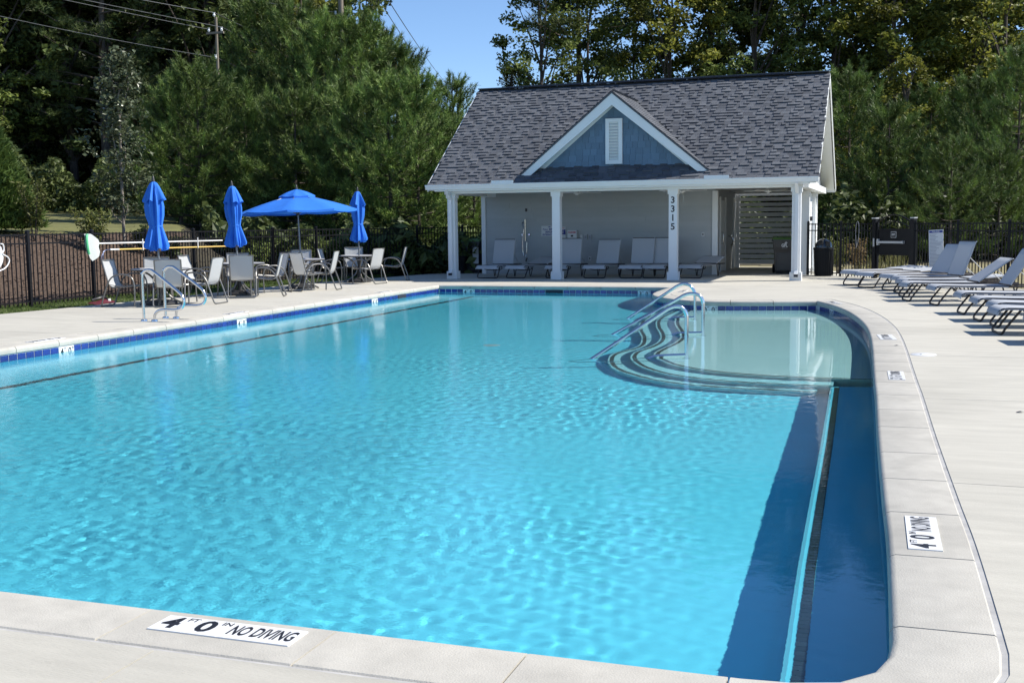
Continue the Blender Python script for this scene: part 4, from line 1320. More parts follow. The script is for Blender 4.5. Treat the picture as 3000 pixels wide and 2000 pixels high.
# ================================================================== FENCES
FH = 1.45
def fence(name, label, pts, z_of=lambda x, y: -0.04, group='black metal pool fences', npk=16):
    a = thing(name, label, 'fence', (pts[0][0], pts[0][1], z_of(*pts[0])), 0, group)
    pk = {}
    k = 0
    for i, p in enumerate(pts):
        z = z_of(*p)
        mb = MB(); mb.bbox((p[0] - 0.032, p[1] - 0.032, z - 0.1), (p[0] + 0.032, p[1] + 0.032, z + FH + 0.05))
        mb.add([(p[0] - 0.04, p[1] - 0.04, z + FH + 0.05), (p[0] + 0.04, p[1] - 0.04, z + FH + 0.05), (p[0] + 0.04, p[1] + 0.04, z + FH + 0.05), (p[0] - 0.04, p[1] + 0.04, z + FH + 0.05), (p[0], p[1], z + FH + 0.085)], [(0, 1, 4), (1, 2, 4), (2, 3, 4), (3, 0, 4), (3, 2, 1, 0)])
        mb.build('post', M['fence'], a)
    for p, q in zip(pts, pts[1:]):
        L = (Vector(q) - Vector(p)).length
        n = max(2, int(round(L / 0.1145)))
        za, zb = z_of(*p), z_of(*q)
        for h in (FH - 0.015, FH - 0.185, 0.12):
            MB().bar((p[0], p[1], za + h), (q[0], q[1], zb + h), 0.032, 0.028).build('rail', M['fence'], a)
        if 'p' not in pk:
            pk['p'] = MB().bbox((-0.009, -0.009, 0), (0.009, 0.009, FH - 0.04)).mesh('picket', M['fence'])
        ang = math.atan2(q[1] - p[1], q[0] - p[0])
        for i in range(1, n):
            t_ = i / n
            o = obj('picket', pk['p'], a, (p[0] + (q[0] - p[0]) * t_ - pts[0][0], p[1] + (q[1] - p[1]) * t_ - pts[0][1], za + (zb - za) * t_ + 0.05 - z_of(*pts[0])), ang)
    return a
FX = -16.22
left_pts = [(FX, 12.5), (FX, 14.35), (FX, 16.2), (FX, 18.04), (FX, 19.92), (FX, 21.76), (FX, 23.6), (FX, 25.45), (FX, 27.3)]
fence('picket_fence', 'long black picket fence along the grass behind the patio tables', left_pts)
fence('picket_fence', 'black picket fence slanting from the tables toward the left end of the pool house', [(FX, 27.3 + 0.02), (-15.87, 29.12), (-15.01, 30.76), (-14.12, 32.38), (-13.24, 34.0), (-12.36, 35.6)])
GL, GR = (-0.52, 30.62), (0.40, 29.86)
fence('picket_fence', 'short black picket fence between the pool house and the gate, behind the trash can', [(-2.30, 32.14), (-1.41, 31.56), (GL[0] - 0.04, GL[1] + 0.03)])
fence('picket_fence', 'black picket fence running right from the gate behind the sun loungers', [(GR[0] + 0.03, GR[1] - 0.03), (1.36, 28.41), (2.33, 26.86), (3.31, 25.3), (4.28, 23.75), (5.25, 22.2), (6.2, 20.7), (7.2, 19.1), (8.2, 17.5)])
# gate
gt = thing('metal_gate', 'black arched exit gate with solid panel and grey push bar', 'gate', (GL[0], GL[1], 0))
gd = Vector((GR[0] - GL[0], GR[1] - GL[1], 0)); GW = gd.length; gd.normalize(); gn = Vector((gd.y, -gd.x, 0))
if gn.y > 0: gn = -gn
def gp(u, z, o=0.0): return Vector((GL[0], GL[1], 0)) + gd * u + gn * o + Vector((0, 0, z))
gz = Matrix((gd, -gn, Vector((0, 0, 1)))).transposed()
for u in (0.0, GW):
    m_ = MB(); m_.box(gp(u, 0.75), (0.11, 0.11, 1.54), gz); m_.build('gate_post', M['fence'], gt)
    m_ = MB(); m_.box(gp(u, 1.54), (0.13, 0.13, 0.03), gz); m_.build('post_cap', M['boxgrey'], gt)
u0, u1 = 0.09, GW - 0.09
fr_ = MB()
for u in (u0, u1): fr_.box(gp(u, 0.76), (0.045, 0.045, 1.38), gz)
for z in (0.10, 0.62, 1.25): fr_.bar(gp(u0, z), gp(u1, z), 0.04, 0.04)
arc = [gp(u0 + (u1 - u0) * i / 16, 1.45 + 0.17 * math.sin(math.pi * i / 16)) for i in range(17)]
fr_.tube(arc, 0.02, 6)
arc2 = [gp(u0 + (u1 - u0) * i / 16, 1.29 + 0.17 * math.sin(math.pi * i / 16)) for i in range(17)]
fr_.tube(arc2, 0.014, 6)
fr_.build('gate_frame', M['fence'], gt)
MB().box(gp(GW / 2, 0.94), (u1 - u0 - 0.03, 0.012, 0.62), gz).build('kick_panel', M['fence'], gt)
pke = {}
for i in range(1, 8):
    u = u0 + (u1 - u0) * i / 8
    o = obj('picket', MB().bbox((-0.008, -0.008, 0), (0.008, 0.008, 0.52)).mesh('picket', M['fence']), gt, (gp(u, 0.10) - Vector(gt.location)))
    o = obj('picket', MB().bbox((-0.008, -0.008, 0), (0.008, 0.008, 0.33)).mesh('picket', M['fence']), gt, (gp(u, 1.25) - Vector(gt.location)))
pb = MB(); pb.bar(gp(u0 + 0.03, 0.93, 0.07), gp(u1 - 0.16, 0.93, 0.07), 0.035, 0.055); pb.box(gp(u0 + 0.05, 0.93, 0.045), (0.05, 0.06, 0.16), gz); pb.box(gp(u1 - 0.18, 0.93, 0.04), (0.04, 0.06, 0.07), gz)
pb.box(gp(0.02, 0.92, 0.07), (0.035, 0.03, 0.21), gz)
pb.build('push_bar', M['boxgrey'], gt)
ex = thing('exit_sign', 'small black EXIT sign with white border on the gate', 'sign', gp(GW / 2, 1.05, 0.02))
MB().box(gp(GW / 2, 1.12, 0.012), (0.165, 0.006, 0.155), gz).build('border', M['signwhite'], ex)
MB().box(gp(GW / 2, 1.12, 0.0165), (0.145, 0.004, 0.135), gz).build('face', M['black'], ex)
text('EXIT', 0.062, M['signwhite'], ex, plane_mtx(gp(GW / 2, 1.12, 0.0195), gd, (0, 0, 1)), 'lettering', 0.002, 0.0006, 0.10)
# cable loop
lp = thing('cable_loop', 'thin pale cable loop hanging on the fence left of the gate', 'cable', (-0.93, 31.05, 0.8))
lpd = Vector((GL[0] + 1.41, GL[1] - 31.56, 0)).normalized()
cpt = Vector((-0.95, 31.0, 0))
pts = [(-0.02, 0.78), (-0.06, 1.1), (-0.05, 1.35), (0.0, 1.46), (0.05, 1.38), (0.06, 1.15), (0.02, 0.9), (-0.03, 0.78)]
MB().tube(smooth_path([cpt + lpd * u + Vector((0, 0, z)) + Vector((-0.02, -0.05, 0)) for u, z in pts], 5), 0.006, 5).build('cable', M['signgrey'], lp)
# rules board
rb = thing('rules_board', 'tall white POOL RULES board leaning on the fence right of the gate', 'sign', (0.86, 28.95, 0.0))
fdir = Vector((1.36 - 0.43, 28.41 - 29.83, 0)).normalized()
bo = Vector((0.98, 28.72, 0)); bx_ = Vector((0.93, -0.36, 0)).normalized(); 
by_ = Vector((0.055, 0.02, 1)).normalized(); bn = bx_.cross(by_).normalized()
if bn.y > 0: bn = -bn
by_ = bn.cross(bx_) if bn.cross(bx_).z > 0 else -bn.cross(bx_)
by_ = (Matrix.Rotation(R(3.0), 3, bn.copy()) @ by_)
bx_ = (Matrix.Rotation(R(3.0), 3, bn.copy()) @ bx_)
bz = Matrix((bx_, -bn, by_)).transposed()
bc = Vector((0.90, 28.55, 0.79))
BW, BH = 0.34, 0.92
MB().box(bc, (BW, 0.012, BH), bz).build('board', M['signwhite'], rb)
MB().box(bc + by_ * (BH / 2 - 0.045) + bn * 0.007, (BW * 0.92, 0.003, 0.05), bz).build('header', M['signnavy'], rb)
text('POOL RULES', 0.045, M['signwhite'], rb, plane_mtx(bc + by_ * (BH / 2 - 0.045) + bn * 0.0095, bx_, by_), 'lettering', 0.001, 0.0005, 0.17)
rr = random.Random(4)
for i in range(24):
    wl = BW * rr.uniform(0.35, 0.88)
    MB().box(bc + by_ * (BH / 2 - 0.105 - i * 0.0325) + bn * 0.0075 + bx_ * (-BW * 0.44 + wl / 2), (wl, 0.002, 0.011), bz).build('print_line', M['signgrey'], rb)
for sgn in (-1, 1):
    MB().bar(bc + bx_ * sgn * 0.14 - by_ * BH / 2, bc + bx_ * sgn * 0.14 - by_ * 0.78 - bn * 0.03, 0.012, 0.012).build('stake', M['dkmetal'], rb)

# ================================================================== BINS
tc = (-1.86, 31.72)
tr = thing('trash_can', 'black round trash can with glossy dome lid beside the pool house', 'trash can', (*tc, 0))
body = MB().lathe([(0.20, 0.0), (0.225, 0.01), (0.255, 0.70), (0.275, 0.71), (0.275, 0.75), (0.255, 0.755)], 32, (*tc, 0)).build('drum', M['mesh_black'], tr)
for i in range(28):
    an = i * 2 * math.pi / 28
    MB().bar((tc[0] + 0.232 * math.cos(an), tc[1] + 0.232 * math.sin(an), 0.02), (tc[0] + 0.258 * math.cos(an), tc[1] + 0.258 * math.sin(an), 0.69), 0.018, 0.008, up=(math.cos(an), math.sin(an), 0)).build('drum_slat', M['mesh_black'], body)
prof_ = [(0.262, 0.756), (0.262, 0.775)] + [(0.235 * math.cos(R(a_)), 0.775 + 0.235 * math.sin(R(a_))) for a_ in range(0, 91, 9)]
MB().lathe(prof_, 32, (*tc, 0)).build('dome_lid', M['gloss_black'], tr)
MB().box((tc[0] + 0.11, tc[1] - 0.19, 0.87), (0.12, 0.05, 0.14), Matrix.Rotation(R(32), 3, 'Z')).build('lid_flap', M['gloss_black'], tr)
def cart(loc, rz, label):
    a = thing('wheeled_bin', label, 'wheeled bin', (*loc, 0), rz, 'wheeled bins with green lids')
    mb = MB()
    def ring(w_, d_, z, y0=0): return [(-w_ / 2, y0 - d_ / 2, z), (w_ / 2, y0 - d_ / 2, z), (w_ / 2, y0 + d_ / 2, z), (-w_ / 2, y0 + d_ / 2, z)]
    rs_ = [ring(0.46, 0.50, 0.02), ring(0.50, 0.54, 0.10), ring(0.535, 0.60, 0.62), ring(0.58, 0.66, 0.76), ring(0.60, 0.68, 0.94)]
    vs = [v for r_ in rs_ for v in r_]
    fs = [(3, 2, 1, 0)] + [(i * 4 + j, i * 4 + (j + 1) % 4, (i + 1) * 4 + (j + 1) % 4, (i + 1) * 4 + j) for i in range(4) for j in range(4)]
    mb.add(vs, fs)
    mb.box((0, 0, 0.945), (0.66, 0.74, 0.05))
    mb.bbox((-0.19, -0.327, 0.10), (0.19, -0.262, 0.58))
    b = mb.build('bin_body', M['binplastic'], a, local=True)
    lid = MB(); lid.add([(-0.33, -0.38, 0.972), (0.33, -0.38, 0.972), (0.33, 0.36, 0.972), (-0.33, 0.36, 0.972), (-0.30, -0.34, 1.02), (0.30, -0.34, 1.02), (0.30, 0.33, 1.06), (-0.30, 0.33, 1.06)], [(0, 1, 5, 4), (1, 2, 6, 5), (2, 3, 7, 6), (3, 0, 4, 7), (4, 5, 6, 7)])
    lid.bbox((-0.2, -0.2, 1.03), (-0.17, 0.25, 1.062)); lid.bbox((0.17, -0.2, 1.03), (0.2, 0.25, 1.062))
    lid.build('lid', M['binlid'], a, local=True)
    for s in (-1, 1):
        wh = MB(); wh.tube([(s * 0.24, 0.26, 0.13), (s * 0.30, 0.26, 0.13)], 0.13, 20); wh.build('wheel', M['mesh_black'], a, local=True)
        hw_ = MB(); hw_.tube([(s * 0.301, 0.26, 0.13), (s * 0.31, 0.26, 0.13)], 0.07, 14); hw_.build('hub', M['binplastic'], a, local=True)
    MB().tube([(-0.26, 0.40, 0.97), (0.26, 0.40, 0.97)], 0.018, 8).build('handle', M['binplastic'], a, local=True)
    return a
cb = cart((-3.04, 33.12), R(8), 'dark wheeled bin with green lid and white GFL logo in the passage')
lg = obj('logo_lettering', text_mesh('GFL', 0.125, 0.002, 0.005, 0.17), cb, (0.0, -0.352, 0.80)); lg.data.materials.clear(); lg.data.materials.append(M['signwhite']); lg.rotation_euler = (R(90), 0, 0)
lf = MB()
for an, L_ in ((90, 0.075), (140, 0.055), (40, 0.055)):
    c_, s_ = math.cos(R(an)), math.sin(R(an))
    lf.add([(0.04, 0, 0.0), (0.04 + c_ * L_ * 0.5 - s_ * 0.014, 0, s_ * L_ * 0.5 + c_ * 0.014), (0.04 + c_ * L_, 0, s_ * L_), (0.04 + c_ * L_ * 0.5 + s_ * 0.014, 0, s_ * L_ * 0.5 - c_ * 0.014)], [(0, 3, 2, 1)])
lo_ = lf.build('logo_leaf', M['signwhite'], cb, local=True); lo_.location = (0, -0.354, 0.855)
lb_ = MB().box((0, -0.353, 0.725), (0.15, 0.002, 0.008)).build('logo_line', M['signgrey'], cb, local=True)
cb2 = cart((-12.32, 32.75), R(-8), 'dark wheeled bin with green lid left of the pool house wall')
pn = MB().box((0.19, -0.36, 0.55), (0.2, 0.004, 0.5)).build('paper_notice', M['boxgrey'], cb2, local=True)
bc2 = thing('black_planter', 'low black tub standing in front of the left wheeled bin', 'tub', (-12.75, 32.35, 0))
MB().lathe([(0.0, 0.0), (0.24, 0.0), (0.29, 0.50), (0.31, 0.52), (0.29, 0.54), (0.26, 0.50), (0, 0.46)], 24, (-12.75, 32.35, 0)).build('tub', M['mesh_black'], bc2)

# ================================================================== SUN LOUNGERS
def make_lounger(back, name_label, group):
    """local: +x is the head end, foot end at x=0"""
    a = thing('sun_lounger', name_label, 'sun lounger', (0, 0, 0), 0, group)
    W2 = 0.31
    HX, HZ = 1.25, 0.335
    f = MB()
    rail = [(0.02, 0.285), (0.05, 0.325), (0.14, 0.345), (0.5, 0.34), (1.25, 0.335), (1.98, 0.33)]
    for s in (-1, 1):
        f.tube(smooth_path([(x, s * W2, z) for x, z in rail], 3), 0.016, 7)
    f.tube([(1.98, -W2, 0.33), (1.98, W2, 0.33)], 0.014, 7); f.tube([(0.03, -W2, 0.30), (0.03, W2, 0.30)], 0.014, 7)
    f.build('frame', M['dkframe'], a, local=True)
    # U-shaped sled leg at the foot end, slanting forward
    P = smooth_path([(0.30, -W2 + 0.015, 0.335), (0.12, -W2 + 0.01, 0.10), (0.085, -W2 + 0.02, 0.035), (0.07, -W2 + 0.09, 0.014), (0.07, 0, 0.013), (0.07, W2 - 0.09, 0.014), (0.085, W2 - 0.02, 0.035), (0.12, W2 - 0.01, 0.10), (0.30, W2 - 0.015, 0.335)], 4)
    MB().tube(P, 0.016, 7).build('leg', M['dkframe'], a, local=True)
    for s in (-1, 1):
        q = MB()
        q.tube(smooth_path([(1.32, s * W2, 0.33), (1.38, s * W2, 0.10), (1.41, s * W2, 0.016), (1.45, s * W2, 0.016), (1.50, s * W2, 0.12), (1.58, s * W2, 0.29), (1.52, s * W2, 0.335)], 3), 0.014, 6)
        q.build('leg', M['dkframe'], a, local=True)
    # hanging brace loop under the seat
    MB().tube(smooth_path([(0.42, -W2 + 0.02, 0.33), (0.50, -W2 + 0.06, 0.24), (0.55, 0, 0.215), (0.50, W2 - 0.06, 0.24), (0.42, W2 - 0.02, 0.33)], 4), 0.012, 6).build('brace', M['dkframe'], a, local=True)
    st = MB()
    xs = [(0.0, 0.262), (0.012, 0.30), (0.04, 0.335), (0.10, 0.357), (0.3, 0.353), (0.6, 0.345), (0.9, 0.343), (1.235, 0.345)]
    ny2 = 7
    vs = []; 
    for x, z in xs:
        for j in range(ny2):
            y_ = (-0.329, -0.318, -0.15, 0.0, 0.15, 0.318, 0.329)[j]
            vs.append((x, y_, z + 0.002 - (0.024 if j in (0, 6) else 0.012 if 1 < j < 5 and 0.1 < x < 1.1 else 0)))
    fs = [(i * ny2 + j, (i + 1) * ny2 + j, (i + 1) * ny2 + j + 1, i * ny2 + j + 1) for i in range(len(xs) - 1) for j in range(ny2 - 1)]
    st.add(vs, fs, 0, True)
    st.build('seat', M['lsling'], a, local=True)
    # backrest
    L = 0.74
    ca, sa = math.cos(back), math.sin(back)
    bp = lambda u, y_, o=0.0: (HX + 0.02 + ca * u - sa * o, y_, HZ + 0.012 + sa * u + ca * o)
    bf = MB()
    for s in (-1, 1):
        bf.tube([bp(0, s * W2 * 0.97), bp(L, s * W2 * 0.97)], 0.015, 7)
    bf.tube([bp(L, -W2 * 0.97), bp(L, W2 * 0.97)], 0.014, 7); bf.tube([bp(0, -W2 * 0.97), bp(0, W2 * 0.97)], 0.013, 7)
    br = bf.build('back_frame', M['dkframe'], a, local=True)
    sb = MB(); vs = []
    us = [0.015, 0.1, 0.35, 0.6, L - 0.02, L + 0.012]
    for u in us:
        for j in range(ny2):
            y_ = (-0.322, -0.312, -0.15, 0.0, 0.15, 0.312, 0.322)[j]
            vs.append(bp(u, y_, (0.018 if u < L else -0.004) - (0.022 if j in (0, 6) else 0)))
    sb.add(vs, [(i * ny2 + j, (i + 1) * ny2 + j, (i + 1) * ny2 + j + 1, i * ny2 + j + 1) for i in range(len(us) - 1) for j in range(ny2 - 1)], 0, True)
    sb.build('backrest', M['lsling'], a, local=True)
    if back > 0.3:
        for s in (-1, 1):
            e = bp(L * 0.55, s * W2 * 0.9)
            MB().tube([e, (HX + 0.55 + 0.1 * ca, s * W2 * 0.9, 0.335)], 0.009, 6).build('support_strut', M['boxgrey'], a, local=True)
    return a
def put_lounger(src, foot, direction, label, first=False, group=None):
    o = src if first else copy_tree(src)
    d = Vector(direction).normalized()
    o.location = (foot[0] - d.x * 0.07, foot[1] - d.y * 0.07, 0)
    o.rotation_euler = (0, 0, math.atan2(d.y, d.x))
    o['label'] = label
    if group: o['group'] = group
    return o
GP = 'sun loungers under the porch'; GRt = 'sun loungers along the right fence'
protos = {}
def lounger(back_deg, foot, d, label, group):
    if back_deg not in protos:
        protos[back_deg] = make_lounger(R(back_deg), label, group)
        return put_lounger(protos[back_deg], foot, d, label, True, group)
    return put_lounger(protos[back_deg], foot, d, label, False, group)
UPD = (0.02, 1)
lounger(72, (-10.71, 29.36), (0.03, 1), 'leftmost porch lounger, backrest upright, left of the shower', GP)
lounger(14, (-9.92, 29.45), (0.22, 1), 'nearly flat porch lounger under the shower, left of the second column', GP)
lounger(76, (-8.79, 29.58), (0.04, 1), 'upright porch lounger partly hidden by the second column', GP)
lounger(66, (-7.74, 29.67), (0.05, 1), 'upright porch lounger by the low wall outlet', GP)
lounger(76, (-6.76, 29.77), (0.05, 1), 'upright porch lounger, left of the touching pair by the numbered column', GP)
lounger(76, (-6.14, 29.83), (0.05, 1), 'upright porch lounger partly hidden by the numbered column', GP)
lounger(14, (-5.19, 30.06), (0.18, 1), 'nearly flat porch lounger between the numbered column and the passage', GP)
lounger(4, (-0.97, 27.17), (0.766, 0.643), 'flat sun lounger farthest along the right fence, nearest the trash can', GRt)
lounger(4, (-0.62, 26.22), (0.788, 0.616), 'flat sun lounger, second from the trash can along the right fence', GRt)
lounger(56, (-0.12, 25.33), (0.84, 0.545), 'sun lounger with raised back just right of the rules board', GRt)
lounger(70, (0.09, 24.40), (0.90, 0.43), 'sun lounger with the steepest raised back, second right of the rules board', GRt)
lounger(4, (0.15, 23.35), (0.95, 0.30), 'flat sun lounger between the steep backed and the half raised lounger', GRt)
lounger(36, (0.19, 22.22), (0.974, 0.225), 'sun lounger with half raised back in the middle of the right row', GRt)
lounger(58, (0.645, 21.2), (0.978, 0.208), 'sun lounger with raised back cut by the right picture edge', GRt)
lounger(4, (1.0, 19.34), (0.990, 0.139), 'flat sun lounger, first of the four nearest in the right row', GRt)
lounger(4, (1.165, 18.1), (0.993, 0.122), 'flat sun lounger, second of the four nearest in the right row', GRt)
lounger(4, (1.33, 17.14), (0.993, 0.122), 'flat sun lounger, third of the four nearest in the right row', GRt)
lounger(4, (1.285, 16.12), (0.991, 0.131), 'flat sun lounger, nearest whole one in the right row', GRt)
lounger(4, (1.62, 15.0), (0.993, 0.122), 'sun lounger at the right picture edge, only its foot showing', GRt)

# ================================================================== PATIO SETS
def make_table():
    a = thing('patio_table', 'x', 'table', (0, 0, 0), 0, 'round patio tables')
    t_ = MB().lathe([(0.028, 0.705), (0.53, 0.705), (0.545, 0.715), (0.553, 0.708), (0.553, 0.688), (0.54, 0.678), (0.50, 0.682), (0.03, 0.682)], 40)
    t_.build('table_top', M['tabletop'], a, local=True)
    MB().lathe([(0.553, 0.7075), (0.562, 0.70), (0.562, 0.682), (0.54, 0.676)], 40).build('rim', M['dkmetal'], a, local=True)
    MB().tube([(0, 0, 0.05), (0, 0, 0.68)], 0.045, 12).build('pedestal', M['dkmetal'], a, local=True)
    for k in range(4):
        an = k * math.pi / 2 + 0.5
        c_, s_ = math.cos(an), math.sin(an)
        P = smooth_path([(c_ * 0.42, s_ * 0.42, 0.68), (c_ * 0.22, s_ * 0.22, 0.60), (c_ * 0.08, s_ * 0.08, 0.42), (c_ * 0.08, s_ * 0.08, 0.27), (c_ * 0.22, s_ * 0.22, 0.12), (c_ * 0.42, s_ * 0.42, 0.016)], 4)
        MB().tube(P, 0.02, 7).build('leg', M['frame'], a, local=True)
    MB().lathe([(0.30, 0.0), (0.30, 0.05), (0.26, 0.075), (0.10, 0.11), (0.05, 0.13), (0.05, 0.2), (0.0, 0.2)], 28).build('umbrella_base', M['dkmetal'], a, local=True)
    return a
TB = [(-13.65, 18.72), (-13.76, 21.70), (-13.63, 24.25), (-13.53, 27.15)]
tlab = ['round patio table with four chairs nearest the camera, behind the grab rails', 'round patio table second from the left, under a closed umbrella', 'round patio table under the open blue umbrella', 'round patio table farthest right, nearest the pool house']
tab = make_table()
for i, (x, y) in enumerate(TB):
    o = tab if i == 0 else copy_tree(tab)
    o.location = (x, y, 0); o.rotation_euler = (0, 0, 0.6 * i); o['label'] = tlab[i]

def closed_umbrella(seed):
    rr = random.Random(seed)
    a = thing('patio_umbrella', 'x', 'umbrella', (0, 0, 0), 0, 'blue patio umbrellas')
    MB().tube([(0, 0, 0.1), (0, 0, 2.42)], 0.021, 12).build('pole', M['grey_pole'], a, local=True)
    MB().lathe([(0.0, 2.52), (0.012, 2.51), (0.02, 2.47), (0.028, 2.43), (0.034, 2.40), (0.034, 2.37)], 14).build('finial', M['dkmetal'], a, local=True)
    def cloth(prof_, folds, seed, edge=0.0, n=64):
        r2 = random.Random(seed)
        ph = r2.uniform(0, 6.28)
        ks = [(folds, 0.26), (folds * 2 + 1, 0.13), (3, 0.12)]
        phs = [r2.uniform(0, 6.28) for _ in ks]
        tw = r2.uniform(-1.2, 1.2)
        m_ = MB(); vs = []
        z0, z1 = prof_[0][1], prof_[-1][1]
        for (r_, z, dep) in prof_:
            for j in range(n):
                t_ = 2 * math.pi * j / n
                q = sum(am * math.sin(k * t_ + p_ + tw * (z - z0)) for (k, am), p_ in zip(ks, phs))
                rad = r_ * (1 + dep * q)
                zz = z + (edge * math.sin(folds * t_ + phs[0]) if z == z0 else 0)
                vs.append((rad * math.cos(t_), rad * math.sin(t_), zz))
        m_.add(vs, [(i * n + j, i * n + (j + 1) % n, (i + 1) * n + (j + 1) % n, (i + 1) * n + j) for i in range(len(prof_) - 1) for j in range(n)], 0, True)
        return m_
    low = [(0.165, 1.08, 1.3), (0.178, 1.16, 1.2), (0.155, 1.30, 1.0), (0.125, 1.45, 0.75), (0.112, 1.53, 0.5), (0.118, 1.60, 0.6), (0.140, 1.75, 0.9), (0.150, 1.92, 0.9), (0.135, 2.10, 0.8), (0.10, 2.25, 0.6), (0.05, 2.36, 0.4)]
    cano = cloth(low, 7, seed, 0.03).build('canopy', M['blue'], a, local=True)
    cap = [(0.172, 2.01, 1.3), (0.165, 2.07, 1.2), (0.135, 2.19, 0.9), (0.10, 2.30, 0.6), (0.065, 2.375, 0.3), (0.03, 2.40, 0.1)]
    cloth(cap, 5, seed + 50, 0.045).build('vent_cap', M['blue'], cano, local=True)
    tie = MB().lathe([(0.120, 1.515), (0.126, 1.53), (0.120, 1.545)], 24); tie.build('tie_strap', M['blue'], cano, local=True)
    return a
ulab = ['closed blue umbrella over the table nearest the camera', 'closed blue umbrella over the second table from the left', None, 'closed blue umbrella right of the open umbrella, with flared hem']
for i in (0, 1, 3):
    o = closed_umbrella(31 + i)
    o.location = (*TB[i], 0); o['label'] = ulab[i]
    o.rotation_euler = (R(-0.6), R(-2.2), 0.8 * i)
    if i == 3:
        o.rotation_euler = (0, R(-1.2), 2.0)
    o.rotation_euler.rotate_axis('Z', 0.0)
# open umbrella
ou = thing('patio_umbrella', 'open blue umbrella with a vented top over the third table', 'umbrella', (*TB[2], 0), 0.0, 'blue patio umbrellas')
MB().tube([(0, 0, 0.1), (0, 0, 2.36)], 0.021, 12).build('pole', M['grey_pole'], ou, local=True)
MB().lathe([(0.0, 2.50), (0.012, 2.49), (0.02, 2.45), (0.03, 2.41), (0.034, 2.37)], 14).build('finial', M['dkmetal'], ou, local=True)
NR = 8
def canopy(r0, z0, r1, z1, sag, nr=6, per=6):
    m_ = MB(); vs = []
    n_ = NR * per
    for i in range(nr + 1):
        t_ = i / nr
        for j in range(n_):
            an = 2 * math.pi * j / n_
            k = (j % per) / per
            # straight edge between ribs plus a slight sag of the cloth between them
            edge = math.cos(math.pi / NR) / math.cos((k - 0.5) * 2 * math.pi / NR)
            r_ = (r0 + (r1 - r0) * t_) * edge
            z = z0 + (z1 - z0) * t_ + 0.02 * math.sin(math.pi * t_) - sag * t_ * math.sin(math.pi * k)
            vs.append((r_ * math.cos(an), r_ * math.sin(an), z))
    m_.add(vs, [(i * n_ + j, (i + 1) * n_ + j, (i + 1) * n_ + (j + 1) % n_, i * n_ + (j + 1) % n_) for i in range(nr) for j in range(n_)], 0, True)
    b0 = nr * n_
    hem = [(vs[b0 + j][0], vs[b0 + j][1], vs[b0 + j][2] - 0.045) for j in range(n_)]
    m_.add([vs[b0 + j] for j in range(n_)] + hem, [(j, (j + 1) % n_, (j + 1) % n_ + n_, j + n_)[::-1] for j in range(n_)], 0, True)
    return m_
cano = canopy(0.30, 2.205, 1.43, 1.865, 0.03).build('canopy', M['blue'], ou, local=True)
canopy(0.03, 2.385, 0.44, 2.225, 0.02, 4).build('vent_cap', M['blue'], cano, local=True)
for k in range(NR):
    an = 2 * math.pi * k / NR
    c_, s_ = math.cos(an), math.sin(an)
    rb_ = MB().tube([(c_ * 0.03, s_ * 0.03, 2.31), (c_ * 1.40, s_ * 1.40, 1.855)], 0.009, 6).build('rib', M['grey_pole'], ou, local=True)
    MB().tube([(c_ * 0.03, s_ * 0.03, 1.80), (c_ * 0.62, s_ * 0.62, 2.105)], 0.008, 6).build('strut', M['grey_pole'], ou, local=True)
MB().lathe([(0.022, 1.76), (0.04, 1.77), (0.04, 1.83), (0.022, 1.84)], 14).build('slider', M['dkmetal'], ou, local=True)
ou.rotation_euler = (R(-0.5), R(-1.8), 0.35)

